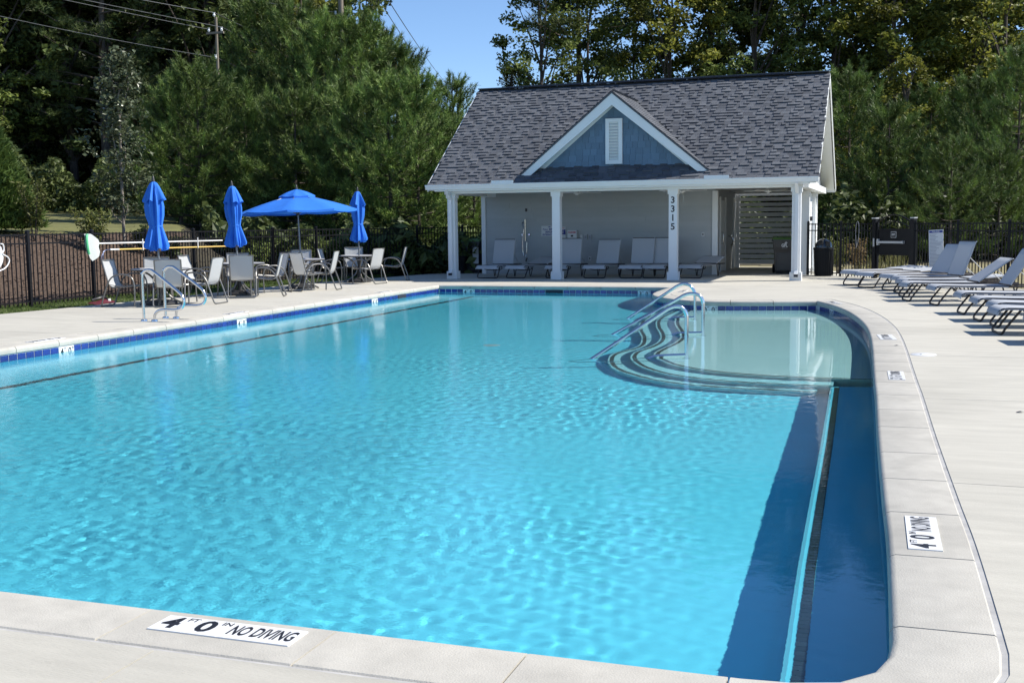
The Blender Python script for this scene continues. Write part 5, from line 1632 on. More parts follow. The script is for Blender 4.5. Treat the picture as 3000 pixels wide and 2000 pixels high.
def make_chair():
    """local: sitter faces +y"""
    a = thing('patio_chair', 'x', 'chair', (0, 0, 0), 0, 'sling chairs around the patio tables')
    W = 0.29
    side = lambda s: [(s * W, 0.30, 0.012), (s * W, 0.315, 0.30), (s * W, 0.295, 0.50), (s * W, 0.22, 0.595), (s * W, 0.08, 0.625), (s * W, -0.08, 0.60), (s * W, -0.19, 0.50), (s * W, -0.28, 0.28), (s * W, -0.35, 0.07)]
    P = side(-1) + [(-W + 0.03, -0.375, 0.02), (-W + 0.10, -0.385, 0.014), (0, -0.388, 0.013), (W - 0.10, -0.385, 0.014), (W - 0.03, -0.375, 0.02)] + side(1)[::-1]
    MB().tube(smooth_path(P, 4), 0.0155, 8).build('arm_frame', M['frame'], a, local=True)
    rail = [(0.30, 0.375), (0.27, 0.405), (0.12, 0.395), (-0.06, 0.375), (-0.16, 0.385), (-0.215, 0.45), (-0.265, 0.62), (-0.335, 0.90)]
    q = MB()
    for s in (-1, 1):
        q.tube(smooth_path([(s * 0.245, y_, z) for y_, z in rail], 4), 0.0135, 7)
        q.tube([(s * 0.245, 0.27, 0.40), (s * W, 0.305, 0.40)], 0.011, 6)
        q.tube([(s * 0.245, -0.22, 0.46), (s * W, -0.205, 0.46)], 0.011, 6)
    q.tube([(-0.245, -0.335, 0.90), (0.245, -0.335, 0.90)], 0.013, 7)
    q.tube([(-0.245, 0.285, 0.385), (0.245, 0.285, 0.385)], 0.012, 7)
    q.tube([(-0.245, -0.13, 0.372), (0.245, -0.13, 0.372)], 0.011, 6)
    q.build('seat_frame', M['frame'], a, local=True)
    # a pair of struts from the seat rail to the sled
    for s in (-1, 1):
        MB().tube([(s * 0.243, 0.06, 0.385), (s * 0.27, -0.20, 0.03 + 0.40)], 0.008, 6).build('side_brace', M['frame'], a, local=True)
    def sling(pts, name):
        SP = smooth_path([(0, y_, z) for y_, z in pts], 4)
        vs = []; n_ = 7
        for i, p_ in enumerate(SP):
            for j in range(n_):
                t_ = j / (n_ - 1)
                x = -0.238 + 0.476 * t_
                tang = (SP[min(i + 1, len(SP) - 1)] - SP[max(0, i - 1)]).normalized()
                nn_ = Vector((0, -tang.z, tang.y))
                if nn_.z > 0 and abs(tang.z) < 0.7: nn_ = -nn_
                sg = 0.020 * math.sin(math.pi * t_)
                vs.append((x, p_.y + nn_.y * sg * (1 if nn_.y < 0 else -1 if abs(tang.z) > 0.7 else 1), p_.z + (nn_.z * sg if abs(tang.z) < 0.7 else 0)))
        m_ = MB().add(vs, [(i * n_ + j, i * n_ + j + 1, (i + 1) * n_ + j + 1, (i + 1) * n_ + j) for i in range(len(SP) - 1) for j in range(n_ - 1)], 0, True)
        return m_.build(name, M['sling'], a, local=True)
    sling(rail[1:5], 'seat')
    sling(rail[4:], 'backrest')
    return a
chair0 = make_chair()
CH = [((-14.15, 18.28), (0.97, 0.22), 'patio chair in side view at the far left, facing the nearest table'),
      ((-14.18, 19.30), (0.55, -0.83), 'patio chair with white back behind the nearest table, facing the pool'),
      ((-13.21, 18.42), (-0.47, 0.88), 'patio chair with its back to the pool behind the grab rails'),
      ((-13.02, 19.22), (-0.95, -0.12), 'patio chair with grey back at the right of the nearest table'),
      ((-14.36, 21.02), (0.97, 0.15), 'patio chair at the left of the second table, half hidden by a grey chair back'),
      ((-14.22, 22.35), (0.5, -0.87), 'patio chair with white back behind the second table'),
      ((-13.26, 21.04), (-0.47, 0.88), 'patio chair with its back to the pool at the second table'),
      ((-13.55, 22.70), (-0.6, -0.8), 'shaded patio chair behind the right side of the second table'),
      ((-12.93, 21.47), (-0.93, -0.42), 'patio chair facing left at the right of the second table'),
      ((-13.03, 23.45), (0.42, 0.90), 'patio chair turned away from the pool at the third table, under the open umbrella'),
      ((-14.10, 25.05), (0.45, -0.88), 'patio chair with pale top bar behind the third table'),
      ((-12.84, 23.86), (-0.97, -0.25), 'patio chair in side view facing left at the right of the third table'),
      ((-14.12, 26.75), (0.97, 0.25), 'patio chair at the left of the farthest table'),
      ((-14.02, 27.85), (0.5, -0.87), 'patio chair with white back behind the farthest table'),
      ((-12.95, 26.52), (-0.95, 0.15), 'patio chair facing left at the front of the farthest table'),
      ((-12.93, 28.05), (-0.9, -0.28), 'patio chair with blue grey back, rightmost of all the chairs')]
for i, (loc, d, lb) in enumerate(CH):
    o = chair0 if i == 0 else copy_tree(chair0)
    o.location = (*loc, 0); o.rotation_euler = (0, 0, math.atan2(d[1], d[0]) - math.pi / 2); o['label'] = lb

# ================================================================== ON THE LEFT FENCE
FXF = FX + 0.06
sk = thing('skimmer_net', 'white skimmer net bag with green edge on a long white pole hung on the fence', 'skimmer net', (FXF, 19.7, 1.2))
MB().tube([(FXF, 19.98, 1.185), (FXF, 24.75, 1.165)], 0.016, 8).build('pole', M['ring'], sk)
nb = MB()
vs = []
for i in range(7):
    t_ = i / 6
    for j in range(9):
        u = j / 8
        y_ = 19.56 + 0.43 * u + 0.02 * math.sin(9 * t_)
        ztop = 1.395 - 0.22 * max(0, u - 0.35) ** 1.3
        zbot = 0.98 if u < 0.22 else (0.98 - 0.17 * (u - 0.22) / 0.25 if u < 0.47 else 0.81 + 0.14 * (u - 0.47) / 0.5)
        vs.append((FXF + 0.045 + 0.03 * math.sin(7 * u + 2 * t_) * (0.3 + t_) + 0.03 * math.sin(math.pi * u), y_, ztop + (zbot - ztop) * t_))
nb.add(vs, [(i * 9 + j, i * 9 + j + 1, (i + 1) * 9 + j + 1, (i + 1) * 9 + j) for i in range(6) for j in range(8)], 0, True)
nb.build('net_bag', M['netwhite'], sk)
MB().tube(smooth_path([(FXF + 0.09, 19.60, 1.385), (FXF + 0.10, 19.565, 1.30), (FXF + 0.10, 19.585, 1.10), (FXF + 0.09, 19.63, 0.97)], 4), 0.028, 7).build('green_edge', M['green'], sk)
MB().tube([(FXF, 19.9, 1.2), (FXF, 20.02, 1.19)], 0.02, 7).build('socket', M['dkmetal'], sk)
hk = thing('rescue_hook', "yellow pole with a curved shepherd's crook hung on the fence below the net pole", 'rescue hook', (FXF, 20.4, 1.04))
MB().tube([(FXF, 20.42, 1.045), (FXF, 20.72, 1.042)], 0.0175, 8).build('pole_tip', M['ring'], hk)
MB().tube([(FXF, 20.721, 1.042), (FXF, 25.60, 1.01)], 0.0165, 8).build('pole', M['yellow'], hk)
MB().tube(smooth_path([(FXF, 20.44, 1.045), (FXF, 20.30, 1.04), (FXF, 20.20, 1.00), (FXF + 0.02, 20.15, 0.90), (FXF + 0.03, 20.18, 0.78), (FXF + 0.02, 20.28, 0.70)], 5), 0.010, 6).build('crook', M['bluehook'], hk)
MB().tube(smooth_path([(FXF, 20.25, 1.03), (FXF + 0.02, 20.11, 0.92), (FXF + 0.03, 20.08, 0.80), (FXF + 0.02, 20.13, 0.66)], 5), 0.008, 6).build('crook', M['bluehook'], hk)
for i, y_ in enumerate((21.53, 23.66)):
    bk = thing('pole_bracket', ['thin white bracket holding both poles left of the first umbrella', 'thin white bracket holding both poles between the umbrellas'][i], 'bracket', (FXF, y_, 1.0), 0, 'brackets for the pool poles')
    MB().bar((FXF + 0.022, y_, 1.02), (FXF + 0.022, y_, 1.26), 0.02, 0.012).build('strip', M['ring'], bk)
    for z in (1.145, 1.01): MB().bar((FXF - 0.03, y_, z), (FXF + 0.03, y_, z), 0.02, 0.012).build('hook', M['ring'], bk)
lr = thing('life_ring', 'white ring buoy with a white rope hung on the fence at the left picture edge', 'ring buoy', (FXF + 0.05, 16.86, 1.01))
MB().tube([(FXF + 0.06, 16.93 + 0.245 * math.cos(a_), 1.01 + 0.245 * math.sin(a_)) for a_ in [2 * math.pi * i / 32 for i in range(32)]], 0.055, 12, closed=True).build('ring', M['ring'], lr)
MB().tube(smooth_path([(FXF + 0.13, 17.12, 1.24), (FXF + 0.12, 17.20, 1.22), (FXF + 0.11, 17.22, 1.12), (FXF + 0.12, 17.17, 1.05), (FXF + 0.12, 17.30, 0.98), (FXF + 0.12, 17.33, 0.90), (FXF + 0.12, 17.22, 0.78), (FXF + 0.12, 17.02, 0.72)], 5), 0.012, 6).build('rope', M['ring'], lr)
for q in range(4):
    a_ = q * math.pi / 2 + 0.6
    MB().tube([(FXF + 0.06 + 0.058 * math.cos(b_) , 16.93 + (0.245 + 0.058 * math.sin(b_)) * math.cos(a_), 1.01 + (0.245 + 0.058 * math.sin(b_)) * math.sin(a_)) for b_ in [2 * math.pi * i / 14 for i in range(14)]], 0.008, 5, closed=True).build('rope_band', M['boxgrey'], lr)
rd = thing('vinyl_bundle', 'dark red and black vinyl bundle lying on the grass by the left deck edge', 'bundle', (-15.2, 18.95, 0))
mbv = MB(); vs = []
for i in range(9):
    for j in range(6):
        u, v = i / 8, j / 5
        vs.append((-15.36 + 0.30 * v + 0.02 * math.sin(5 * u), 18.55 + 0.72 * u, 0.0 + 0.075 * math.sin(math.pi * u) ** 0.5 * math.sin(math.pi * v) ** 0.6 + 0.012 * math.sin(11 * u + 4 * v)))
mbv.add(vs, [(i * 6 + j, (i + 1) * 6 + j, (i + 1) * 6 + j + 1, i * 6 + j + 1)[::-1] for i in range(8) for j in range(5)], 0, True)
mbv.build('vinyl', M['red'], rd)
MB().tube(smooth_path([(-15.3, 18.7, 0.07), (-15.22, 18.85, 0.11), (-15.25, 19.0, 0.12), (-15.3, 19.15, 0.08)], 4), 0.03, 7).build('strap_fold', M['black'], rd)
MB().box((-15.13, 19.02, 0.06), (0.02, 0.08, 0.05)).build('care_label', M['signwhite'], rd)
# deck bits
cv = thing('skimmer_cover', 'round white skimmer cover set in the right deck', 'cover', (0.32, 13.39, 0))
MB().lathe([(0.0, 0.006), (0.135, 0.006), (0.142, 0.001)], 28, (0.32, 13.39, 0)).build('lid', M['marker'], cv)
MB().lathe([(0.0, 0.008), (0.012, 0.008), (0.012, 0.0)], 8, (0.29, 13.36, 0)).build('finger_hole', M['black'], cv)
for (x, y, lb) in ((0.035, 14.26, 'tiny black scrap lying on the right coping by the shelf'), (0.95, 9.54, 'tiny black scrap lying on the right deck')):
    q = thing('leaf_scrap', lb, 'leaf', (x, y, 0.003), 0.3, 'dark scraps on the deck')
    MB().add([(-0.03, -0.012, 0.0), (0.01, -0.016, 0.006), (0.035, 0.0, 0.002), (0.005, 0.014, 0.008), (-0.028, 0.008, 0.001)], [(0, 1, 2, 3, 4)]).build('scrap', M['hole'], q, local=True)

# ================================================================== PLANTS
L_ = {}
L_['pine'] = leaf_mat('young_pine_needles', (0.060, 0.108, 0.028), (0.215, 0.290, 0.075), 0.10, 0.5, (1.6, 0.6))
L_['tallpine'] = leaf_mat('tall_pine_needles', (0.050, 0.075, 0.024), (0.11, 0.14, 0.042), 0.1, 0.55, (0.9, 0.5))
L_['dark'] = leaf_mat('dark_broad_leaves', (0.040, 0.062, 0.022), (0.120, 0.150, 0.050), 0.3, 0.5, (0.6, 0.5))
L_['green'] = leaf_mat('green_broad_leaves', (0.085, 0.120, 0.032), (0.215, 0.260, 0.065), 0.35, 0.55, (0.7, 0.5))
L_['yellow'] = leaf_mat('yellowing_leaves', (0.13, 0.15, 0.028), (0.30, 0.30, 0.055), 0.4, 0.55, (0.7, 0.5))
L_['mag'] = leaf_mat('glossy_grey_green_leaves', (0.065, 0.09, 0.04), (0.19, 0.215, 0.13), 0.2, 0.25)
L_['cedar'] = leaf_mat('arborvitae_sprays', (0.050, 0.085, 0.020), (0.10, 0.15, 0.035), 0.25)
L_['shrub'] = leaf_mat('light_shrub_leaves', (0.085, 0.11, 0.028), (0.17, 0.18, 0.05), 0.35)
L_['bronze'] = leaf_mat('bronze_shrub_leaves', (0.14, 0.10, 0.045), (0.24, 0.17, 0.085), 0.3)
L_['reed'] = leaf_mat('pale_reed_blades', (0.14, 0.14, 0.05), (0.24, 0.23, 0.09), 0.35)

def unit(v): return v / np.maximum(1e-9, np.linalg.norm(v, axis=1, keepdims=True))
def leaf_quads(P, size, rng, flat=0.55, aspect=0.62):
    """kite leaves: 4 verts, one quad each"""
    n = len(P)
    nrm = rng.normal(size=(n, 3)); nrm[:, 2] = np.abs(nrm[:, 2]) + flat
    nrm = unit(nrm)
    d = rng.normal(size=(n, 3)); d = unit(d - nrm * np.sum(d * nrm, 1, keepdims=True))
    e = np.cross(nrm, d)
    s = (size * rng.uniform(0.65, 1.3, n))[:, None]
    a = P - d * s * 0.5; c = P + d * s * 0.5
    b = P + e * s * 0.5 * aspect - d * s * 0.05 + nrm * s * 0.12
    f = P - e * s * 0.5 * aspect - d * s * 0.05 + nrm * s * 0.12
    V = np.stack([a, b, c, f], 1).reshape(-1, 3)
    F = np.arange(4 * n).reshape(n, 4)
    return V, F
def needle_tufts(P, D, ln, wd, k, rng, spread=0.75):
    """k thin triangles fanning round each tuft direction"""
    n = len(P)
    P = np.repeat(P, k, 0); D = np.repeat(D, k, 0)
    d = unit(D + rng.normal(size=D.shape) * spread)
    s = unit(np.cross(d, rng.normal(size=D.shape)))
    l = (ln * rng.uniform(0.7, 1.2, len(P)))[:, None]
    V = np.stack([P - s * wd * 0.5, P + s * wd * 0.5, P + d * l], 1).reshape(-1, 3)
    F = np.arange(len(V)).reshape(-1, 3)
    return V, F
def limb_mesh(segs, name, m):
    mb = MB()
    for pts, r0, r1 in segs:
        k = len(pts)
        mb.tube(pts, r0, 7, taper=[r0 + (r1 - r0) * i / (k - 1) for i in range(k)])
    return mb.mesh(name, m)

def broadleaf(seed, H, crown_base, rad, ncl, per, leaf, m, lean=0.05, forks=5, sparse=0.0, cl_r=0.75, trunk_r=0.2, bark='bark'):
    rng = np.random.default_rng(seed); rr = random.Random(seed)
    segs = []
    tr = [Vector((0, 0, -0.3))]
    x = y = 0
    for i in range(1, 8):
        x += rr.uniform(-1, 1) * lean * H / 7; y += rr.uniform(-1, 1) * lean * H / 7
        tr.append(Vector((x, y, H * 0.94 * i / 7)))
    segs.append((smooth_path(tr, 3), trunk_r, 0.03))
    def trunk_at(z):
        t_ = max(0, min(6.999, z / (H * 0.94) * 7)); i = int(t_)
        return tr[i].lerp(tr[i + 1], t_ - i)
    cents = []
    for i in range(ncl):
        z = crown_base + (H - crown_base) * rr.random() ** 0.85
        t_ = (z - crown_base) / (H - crown_base)
        rmax = rad * (math.sin(math.pi * min(1, 0.18 + 0.80 * t_)) ** 0.7) * rr.uniform(0.75, 1.1)
        q = rr.random() ** 0.5
        an = rr.uniform(0, 2 * math.pi)
        b = trunk_at(z)
        cents.append(Vector((b.x + rmax * q * math.cos(an), b.y + rmax * q * math.sin(an), z)))
    for c in rr.sample(cents, min(len(cents), forks * 4)):
        z0 = max(crown_base * 0.7, c.z - rr.uniform(0.12, 0.28) * H)
        a = trunk_at(z0)
        mid = a.lerp(c, 0.5) + Vector((rr.uniform(-.3, .3), rr.uniform(-.3, .3), rr.uniform(0, .5)))
        segs.append((smooth_path([a, mid, c], 4), trunk_r * 0.38, 0.012))
    P = []
    for c in cents:
        n = int(per * rr.uniform(0.6, 1.3))
        s = cl_r * rr.uniform(0.6, 1.25)
        q = unit(rng.normal(size=(n, 3))) * (rng.random((n, 1)) ** 0.45) * np.array([s, s, s * 0.62])
        P.append(np.array(c) + q)
    P = np.concatenate(P)
    V, F = leaf_quads(P, leaf, rng)
    return limb_mesh(segs, 'trunk', M[bark]), npmesh('crown', V, F, m)

def young_pine(seed, H, rad, m):
    rng = np.random.default_rng(seed); rr = random.Random(seed)
    segs = [([Vector((0, 0, -0.3)), Vector((0.05, 0, H * 0.5)), Vector((0, 0.05, H))], 0.10, 0.012)]
    P = []; D = []
    def brush(p, d, ln):
        """a bottle brush of needles along one twig"""
        n = max(3, int(ln / 0.075))
        for q in range(n):
            u = q / (n - 1)
            P.append(p + d * (ln * u)); D.append(d)
    nw = int(H / 0.36)
    for i in range(nw):
        z = 0.3 + (H - 0.35) * (i / nw)
        t_ = z / H
        R0 = rad * (min(1.0, 0.70 + 1.0 * t_) if t_ < 0.3 else (1 - t_) ** 0.72 * 1.30)
        for b in range(rr.randint(6, 9)):
            an = rr.uniform(0, 6.283); ln = R0 * rr.uniform(0.62, 1.15) + 0.12
            rise = rr.uniform(0.2, 0.7) * (0.5 + t_)
            pts = []
            for q in range(5):
                u = q / 4
                pts.append(Vector((ln * u * math.cos(an), ln * u * math.sin(an), z + ln * rise * u * u * 0.9 - 0.06 * u)))
            if b < 5: segs.append((pts, 0.022 * (1 - t_) + 0.006, 0.004))
            nt_ = max(2, int(ln / 0.50))
            for k in range(nt_):
                u = 0.35 + 0.65 * (k + rr.random() * 0.6) / nt_
                u = min(u, 1)
                j = min(3, int(u * 4)); p = pts[j].lerp(pts[j + 1], u * 4 - j)
                d = (pts[min(4, j + 1)] - pts[j]).normalized()
                side = Vector((-math.sin(an), math.cos(an), 0)) * rr.choice((-1, 1)) * rr.uniform(0.2, 0.95)
                dd = (d * 0.8 + side * (1.2 - u) + Vector((0, 0, rr.uniform(0.25, 0.9)))).normalized()
                brush(p, dd, rr.uniform(0.36, 0.60) * (0.8 + 0.3 * u))
            d = (pts[4] - pts[3]).normalized()
            brush(pts[4], (d + Vector((0, 0, 0.6))).normalized(), rr.uniform(0.35, 0.55))
    for k in range(10):
        z = H * rr.uniform(0.84, 1.0); an = rr.uniform(0, 6.28); r_ = (H - z) * 0.35
        brush(Vector((r_ * math.cos(an), r_ * math.sin(an), z)), Vector((0.1 * math.cos(an), 0.1 * math.sin(an), 1)).normalized(), rr.uniform(0.4, 0.7))
    P = np.array([tuple(p) for p in P]); D = np.array([tuple(d) for d in D])
    V, F = needle_tufts(P, D, 0.25, 0.022, 13, rng, 0.50)
    return limb_mesh(segs, 'trunk', M['bark']), npmesh('crown', V, F, m)

def tall_pine(seed, H, m, first=0.45, rad=3.2):
    rng = np.random.default_rng(seed); rr = random.Random(seed)
    segs = [(smooth_path([Vector((0, 0, -0.3)), Vector((0.2, 0.1, H * 0.35)), Vector((0.1, -0.2, H * 0.7)), Vector((0, 0, H))], 5), 0.24, 0.03)]
    P = []; D = []
    n = int((1 - first) * H / 0.55)
    for i in range(n):
        z = H * first + (1 - first) * H * (i / n)
        t_ = (z - H * first) / (H * (1 - first))
        for b in range(rr.randint(2, 4)):
            an = rr.uniform(0, 6.283); ln = rad * (1 - 0.75 * t_) * rr.uniform(0.55, 1.1)
            pts = [Vector((ln * u * math.cos(an), ln * u * math.sin(an), z + ln * (0.28 * u * u + 0.05 * math.sin(5 * u)))) for u in (0, .25, .5, .75, 1)]
            segs.append((pts, 0.05, 0.012))
            for c in range(3):
                u = rr.uniform(0.5, 1.05); e = Vector((ln * u * math.cos(an), ln * u * math.sin(an), z + ln * 0.28 * u * u))
                k = rr.randint(20, 34)
                q = unit(rng.normal(size=(k, 3))) * (rng.random((k, 1)) ** 0.5) * np.array([0.62, 0.62, 0.26])
                for w_ in q:
                    P.append(e + Vector(w_)); D.append((Vector(w_) * 1.1 + Vector((0, 0, 0.5))).normalized())
    P = np.array([tuple(p) for p in P]); D = np.array([tuple(d) for d in D])
    V, F = needle_tufts(P, D, 0.24, 0.022, 9, rng, 0.7)
    return limb_mesh(segs, 'trunk', M['bark']), npmesh('crown', V, F, m)

def conifer_column(seed, H, rad, m):
    rng = np.random.default_rng(seed)
    n = 9000
    z = H * rng.random(n) ** 1.25
    r_ = rad * (1 - z / H) ** 0.75 * (0.70 + 0.34 * rng.random(n)) + 0.03
    lob = 1 + 0.12 * np.sin(7 * rng.random(n) * 6.28)
    an = rng.uniform(0, 6.283, n)
    P = np.stack([r_ * lob * np.cos(an), r_ * lob * np.sin(an), z + 0.1], 1)
    D = unit(np.stack([np.cos(an), np.sin(an), np.full(n, 0.9)], 1))
    V, F = needle_tufts(P, D, 0.22, 0.055, 3, rng, 0.45)
    return limb_mesh([([Vector((0, 0, -0.2)), Vector((0, 0, H * 0.5)), Vector((0, 0, H * 0.97))], 0.08, 0.01)], 'trunk', M['bark']), npmesh('crown', V, F, m)

def shrub(seed, H, rad, m, n=900, leaf=0.11, stems=6):
    rng = np.random.default_rng(seed); rr = random.Random(seed)
    segs = []; P = []
    for i in range(stems):
        an = rr.uniform(0, 6.28); q = rr.uniform(0.2, 0.95)
        top = Vector((rad * q * math.cos(an), rad * q * math.sin(an), H * rr.uniform(0.72, 1.0)))
        segs.append(([Vector((0, 0, -0.1)), top * 0.5 + Vector((0, 0, 0.05)), top], 0.014, 0.004))
        k = n // stems
        u = rng.uniform(0.25, 1.03, k)[:, None]
        P.append(np.array(top) * u + rng.normal(size=(k, 3)) * np.array([0.14, 0.14, 0.09]) * rad)
    P = np.concatenate(P)
    P[:, 2] = np.abs(P[:, 2]) + 0.03
    V, F = leaf_quads(P, leaf, rng, 0.3, 0.5)
    return limb_mesh(segs, 'stem', M['bark']), npmesh('leaves', V, F, m)

def plant(name, label, cat, meshes, loc, rz=0, sc=1.0, group=None, szx=1.0):
    z = float(ground_h(np.array(loc[0]), np.array(loc[1])))
    a = thing(name, label, cat, (loc[0], loc[1], z), rz, group)
    a.scale = (sc * szx, sc * szx, sc)
    for me in meshes:
        obj(me.name.split('.')[0], me, a)
    return a
HV = Vector((-math.sin(_y), math.cos(_y)))          # straight ahead on the ground
RV = Vector((math.cos(_y), math.sin(_y)))
def at(px, dist):
    """ground point seen at photo column px (0..3000) at that distance ahead"""
    p = HV * dist + RV * ((px - 1500) / 3300.0 * dist)
    return (p.x, p.y)

# prototypes (mesh data only)
YP = [young_pine(1, 9.0, 2.7, L_['pine']), young_pine(2, 8.0, 2.6, L_['pine']), young_pine(3, 6.0, 2.3, L_['pine'])]
TP_ = [tall_pine(4, 20, L_['tallpine']), tall_pine(5, 22, L_['tallpine'], 0.6, 3.6), tall_pine(24, 20, L_['tallpine'], 0.22, 4.2)]
BD = [broadleaf(6, 18, 2.0, 4.2, 120, 80, 0.34, L_['dark']), broadleaf(7, 20, 3.0, 4.6, 130, 80, 0.34, L_['dark'])]
BG = [broadleaf(8, 16, 2.0, 4.2, 170, 90, 0.25, L_['green'], 0.06), broadleaf(9, 17, 2.5, 3.9, 115, 85, 0.26, L_['green'], 0.07)]
BY = [broadleaf(10, 16, 1.5, 4.0, 150, 90, 0.25, L_['yellow'], 0.06), broadleaf(12, 15, 3.0, 3.6, 85, 80, 0.25, L_['yellow'], 0.08)]

# ---- young pines beyond the left fence, one by one
yp = [(540, 41, 2, 5.0, 'young pine at the left edge of the pine clump, beside the small magnolia'),
      (600, 41, 2, 5.9, 'low young pine in front of the foot of the thin utility pole'),
      (690, 46, 1, 7.0, 'young pine just right of the thin wooden utility pole'),
      (790, 47.5, 0, 10.2, 'tallest young pine, well left of the thick wooden utility pole'),
      (735, 42, 2, 6.0, 'low young pine just above the two left umbrellas'),
      (883, 46, 0, 9.7, 'second tallest young pine, left of the thick utility pole'),
      (975, 45, 1, 9.0, 'broad young pine in front of the thick wooden utility pole'),
      (1074, 45, 0, 9.0, 'young pine just right of the thick wooden utility pole'),
      (1135, 47, 0, 8.7, 'young pine with a tall leader, second from the sky gap'),
      (1178, 46, 1, 8.0, 'young pine bordering the sky gap at the right of the clump'),
      (880, 41, 2, 5.8, 'low young pine behind the open umbrella'),
      (1030, 41, 2, 6.0, 'low young pine behind the closed umbrella nearest the pool house'),
      (1150, 40, 2, 6.2, 'middle sized young pine right of the rightmost umbrella'),
      (1235, 40, 1, 6.2, 'young pine beside the left corner of the porch roof'),
      (1334, 52, 1, 7.5, 'slim young pine rising behind the left roof edge'),
      (1310, 47, 2, 5.6, 'young pine seen through the left end of the porch'),
      (1395, 44, 2, 5.0, 'young pine seen between the first column and the porch wall')]
PH = (9.0, 8.0, 6.0)
for k, (px, d, i, s, lb) in enumerate(yp):
    plant('young_pine', lb, 'pine tree', YP[i], at(px, d), k * 1.7, s / PH[i], 'young pines beyond the left fence')
yr = [(2480, 47, 1, 0.93, 'young pine right behind the pool house gable end'), (2600, 44, 2, 0.95, 'low young pine above the arched gate'), (2715, 48, 0, 0.76, 'young pine rising above the rules board'),
      (2850, 46, 1, 0.88, 'young pine above the raised loungers'), (2975, 44, 0, 0.86, 'young pine at the right picture edge'), (2780, 40, 2, 0.7, 'small dark pine in front of the right pine row'), (2920, 41, 2, 0.66, 'small dark pine low at the right picture edge')]
for k, (px, d, i, s, lb) in enumerate(yr):
    plant('young_pine', lb, 'pine tree', YP[i], at(px, d), k * 2.1 + 0.4, s, 'young pines beyond the right fence')

# ---- forest on the left
rr = random.Random(21)
GF = 'tall trees of the shaded wood on the left'
lab_d = 'tall dark broadleaf tree in the shaded wood on the left'
k = 0
for px in range(-260, 1000, 105):
    for row, d in enumerate((60, 70, 82)):
        p = px + rr.uniform(-30, 30) + row * 35
        if 880 < p and row == 0: continue
        q = BD[(k) % 2]
        plant('forest_tree', lab_d, 'tree', q, at(p, d + rr.uniform(-2.5, 2.5)), rr.uniform(0, 6.28), rr.uniform(0.92, 1.15) * (1.0 + 0.08 * row), GF)
        k += 1
for px, d, i, s, lb in ((330, 56, 2, 0.95, 'tall pine with layered boughs standing out of the left wood'), (420, 64, 1, 1.0, 'tall bare stemmed pine left of the thin utility pole'), (575, 62, 1, 0.98, 'tall pine rising just left of the thin utility pole top'),
                    (740, 62, 1, 1.0, 'tall dark pine above the tallest young pine')):
    plant('tall_pine', lb, 'pine tree', TP_[i], at(px, d), px * 0.1, s, 'tall pines of the left wood')
for px, d, q, s, lb in ((830, 60, BG[0], 0.86, 'green broadleaf tree left of the big utility pole'), (905, 58, BY[0], 0.92, 'yellowing tree right behind the left side of the big utility pole'), (1075, 56, BG[1], 0.78, 'thin leaved tree against the sky right of the big utility pole'), (20, 55, BG[0], 0.92, 'lighter green tree at the upper left picture corner')):
    plant('broadleaf_tree', lb, 'tree', q, at(px, d), px * 0.37, s, 'broadleaf trees of the left wood')
# ---- trees behind the pool house and on the right
mid = [(1330, 74, BG[0], 0.50, 'small grey green tree low in the sky gap'), (1270, 70, BY[0], 0.46, 'small yellow green tree low in the sky gap'), (1400, 66, BG[0], 0.42, 'bushy tree peeking over the left roof corner'),
       (1500, 60, BY[1], 0.62, 'thin yellowing tree at the left edge of the trees behind the roof'), (1600, 56, BG[1], 0.80, 'loose leaved tree above the left half of the roof ridge'), (1730, 58, BG[0], 0.84, 'full green tree above the dormer'),
       (1860, 60, BG[0], 0.80, 'green tree right of the tall pine behind the roof'), (1975, 57, BY[0], 0.90, 'yellow green tree above the middle of the ridge'), (2080, 62, BD[0], 0.98, 'dark tree above the right half of the ridge'),
       (2200, 58, BG[0], 1.0, 'tall green tree above the right end of the roof'), (2330, 60, BG[1], 1.05, 'open tree with dark forked limbs above the right gable'), (2150, 72, BD[1], 0.9, 'darker tree standing farther back behind the right half of the ridge'),
       (2440, 58, BG[1], 0.98, 'dark stemmed open tree right of the gable end'), (2560, 62, BD[0], 0.95, 'dark tree behind the right young pines'), (2600, 56, BY[0], 1.05, 'tall yellow green tree above the gate'), (2720, 60, BY[0], 1.0, 'yellow green tree above the rules board'),
       (2830, 57, BG[0], 1.0, 'tall green tree upper right, left of the corner'), (2930, 55, BY[1], 1.05, 'loose yellowing tree in the upper right corner'), (3010, 60, BD[1], 1.0, 'dark tree at the right picture edge'), (2680, 74, BD[1], 0.92, 'dark background tree far behind the gate'), (2860, 76, BD[0], 0.95, 'dark background tree far behind the right loungers'), (2980, 74, BD[1], 0.95, 'dark background tree far behind the right picture edge'), (2460, 76, BD[0], 0.72, 'dark background tree far right of the roof'),
       (2490, 50, BY[0], 0.42, 'small light leaved tree beside the gable end'), (2640, 48, BY[1], 0.55, 'slender yellow sapling among the right young pines')]
for px, d, q, s, lb in mid:
    plant('broadleaf_tree', lb, 'tree', q, at(px, d), px * 0.53, s, 'trees behind the pool house and the right fence')
plant('tall_pine', 'tall pine with long bare boughs against the sky behind the roof', 'pine tree', tall_pine(14, 15.2, L_['tallpine'], 0.62, 4.6), at(1690, 58), 0.6, 1.05)
plant('tall_pine', 'tall pine with dark forked stem above the right half of the ridge', 'pine tree', TP_[0], at(2265, 62), 2.6, 0.85)
plant('tall_pine', 'tall pine seen over the upper right corner trees', 'pine tree', TP_[0], at(2790, 66), 4.6, 0.9)

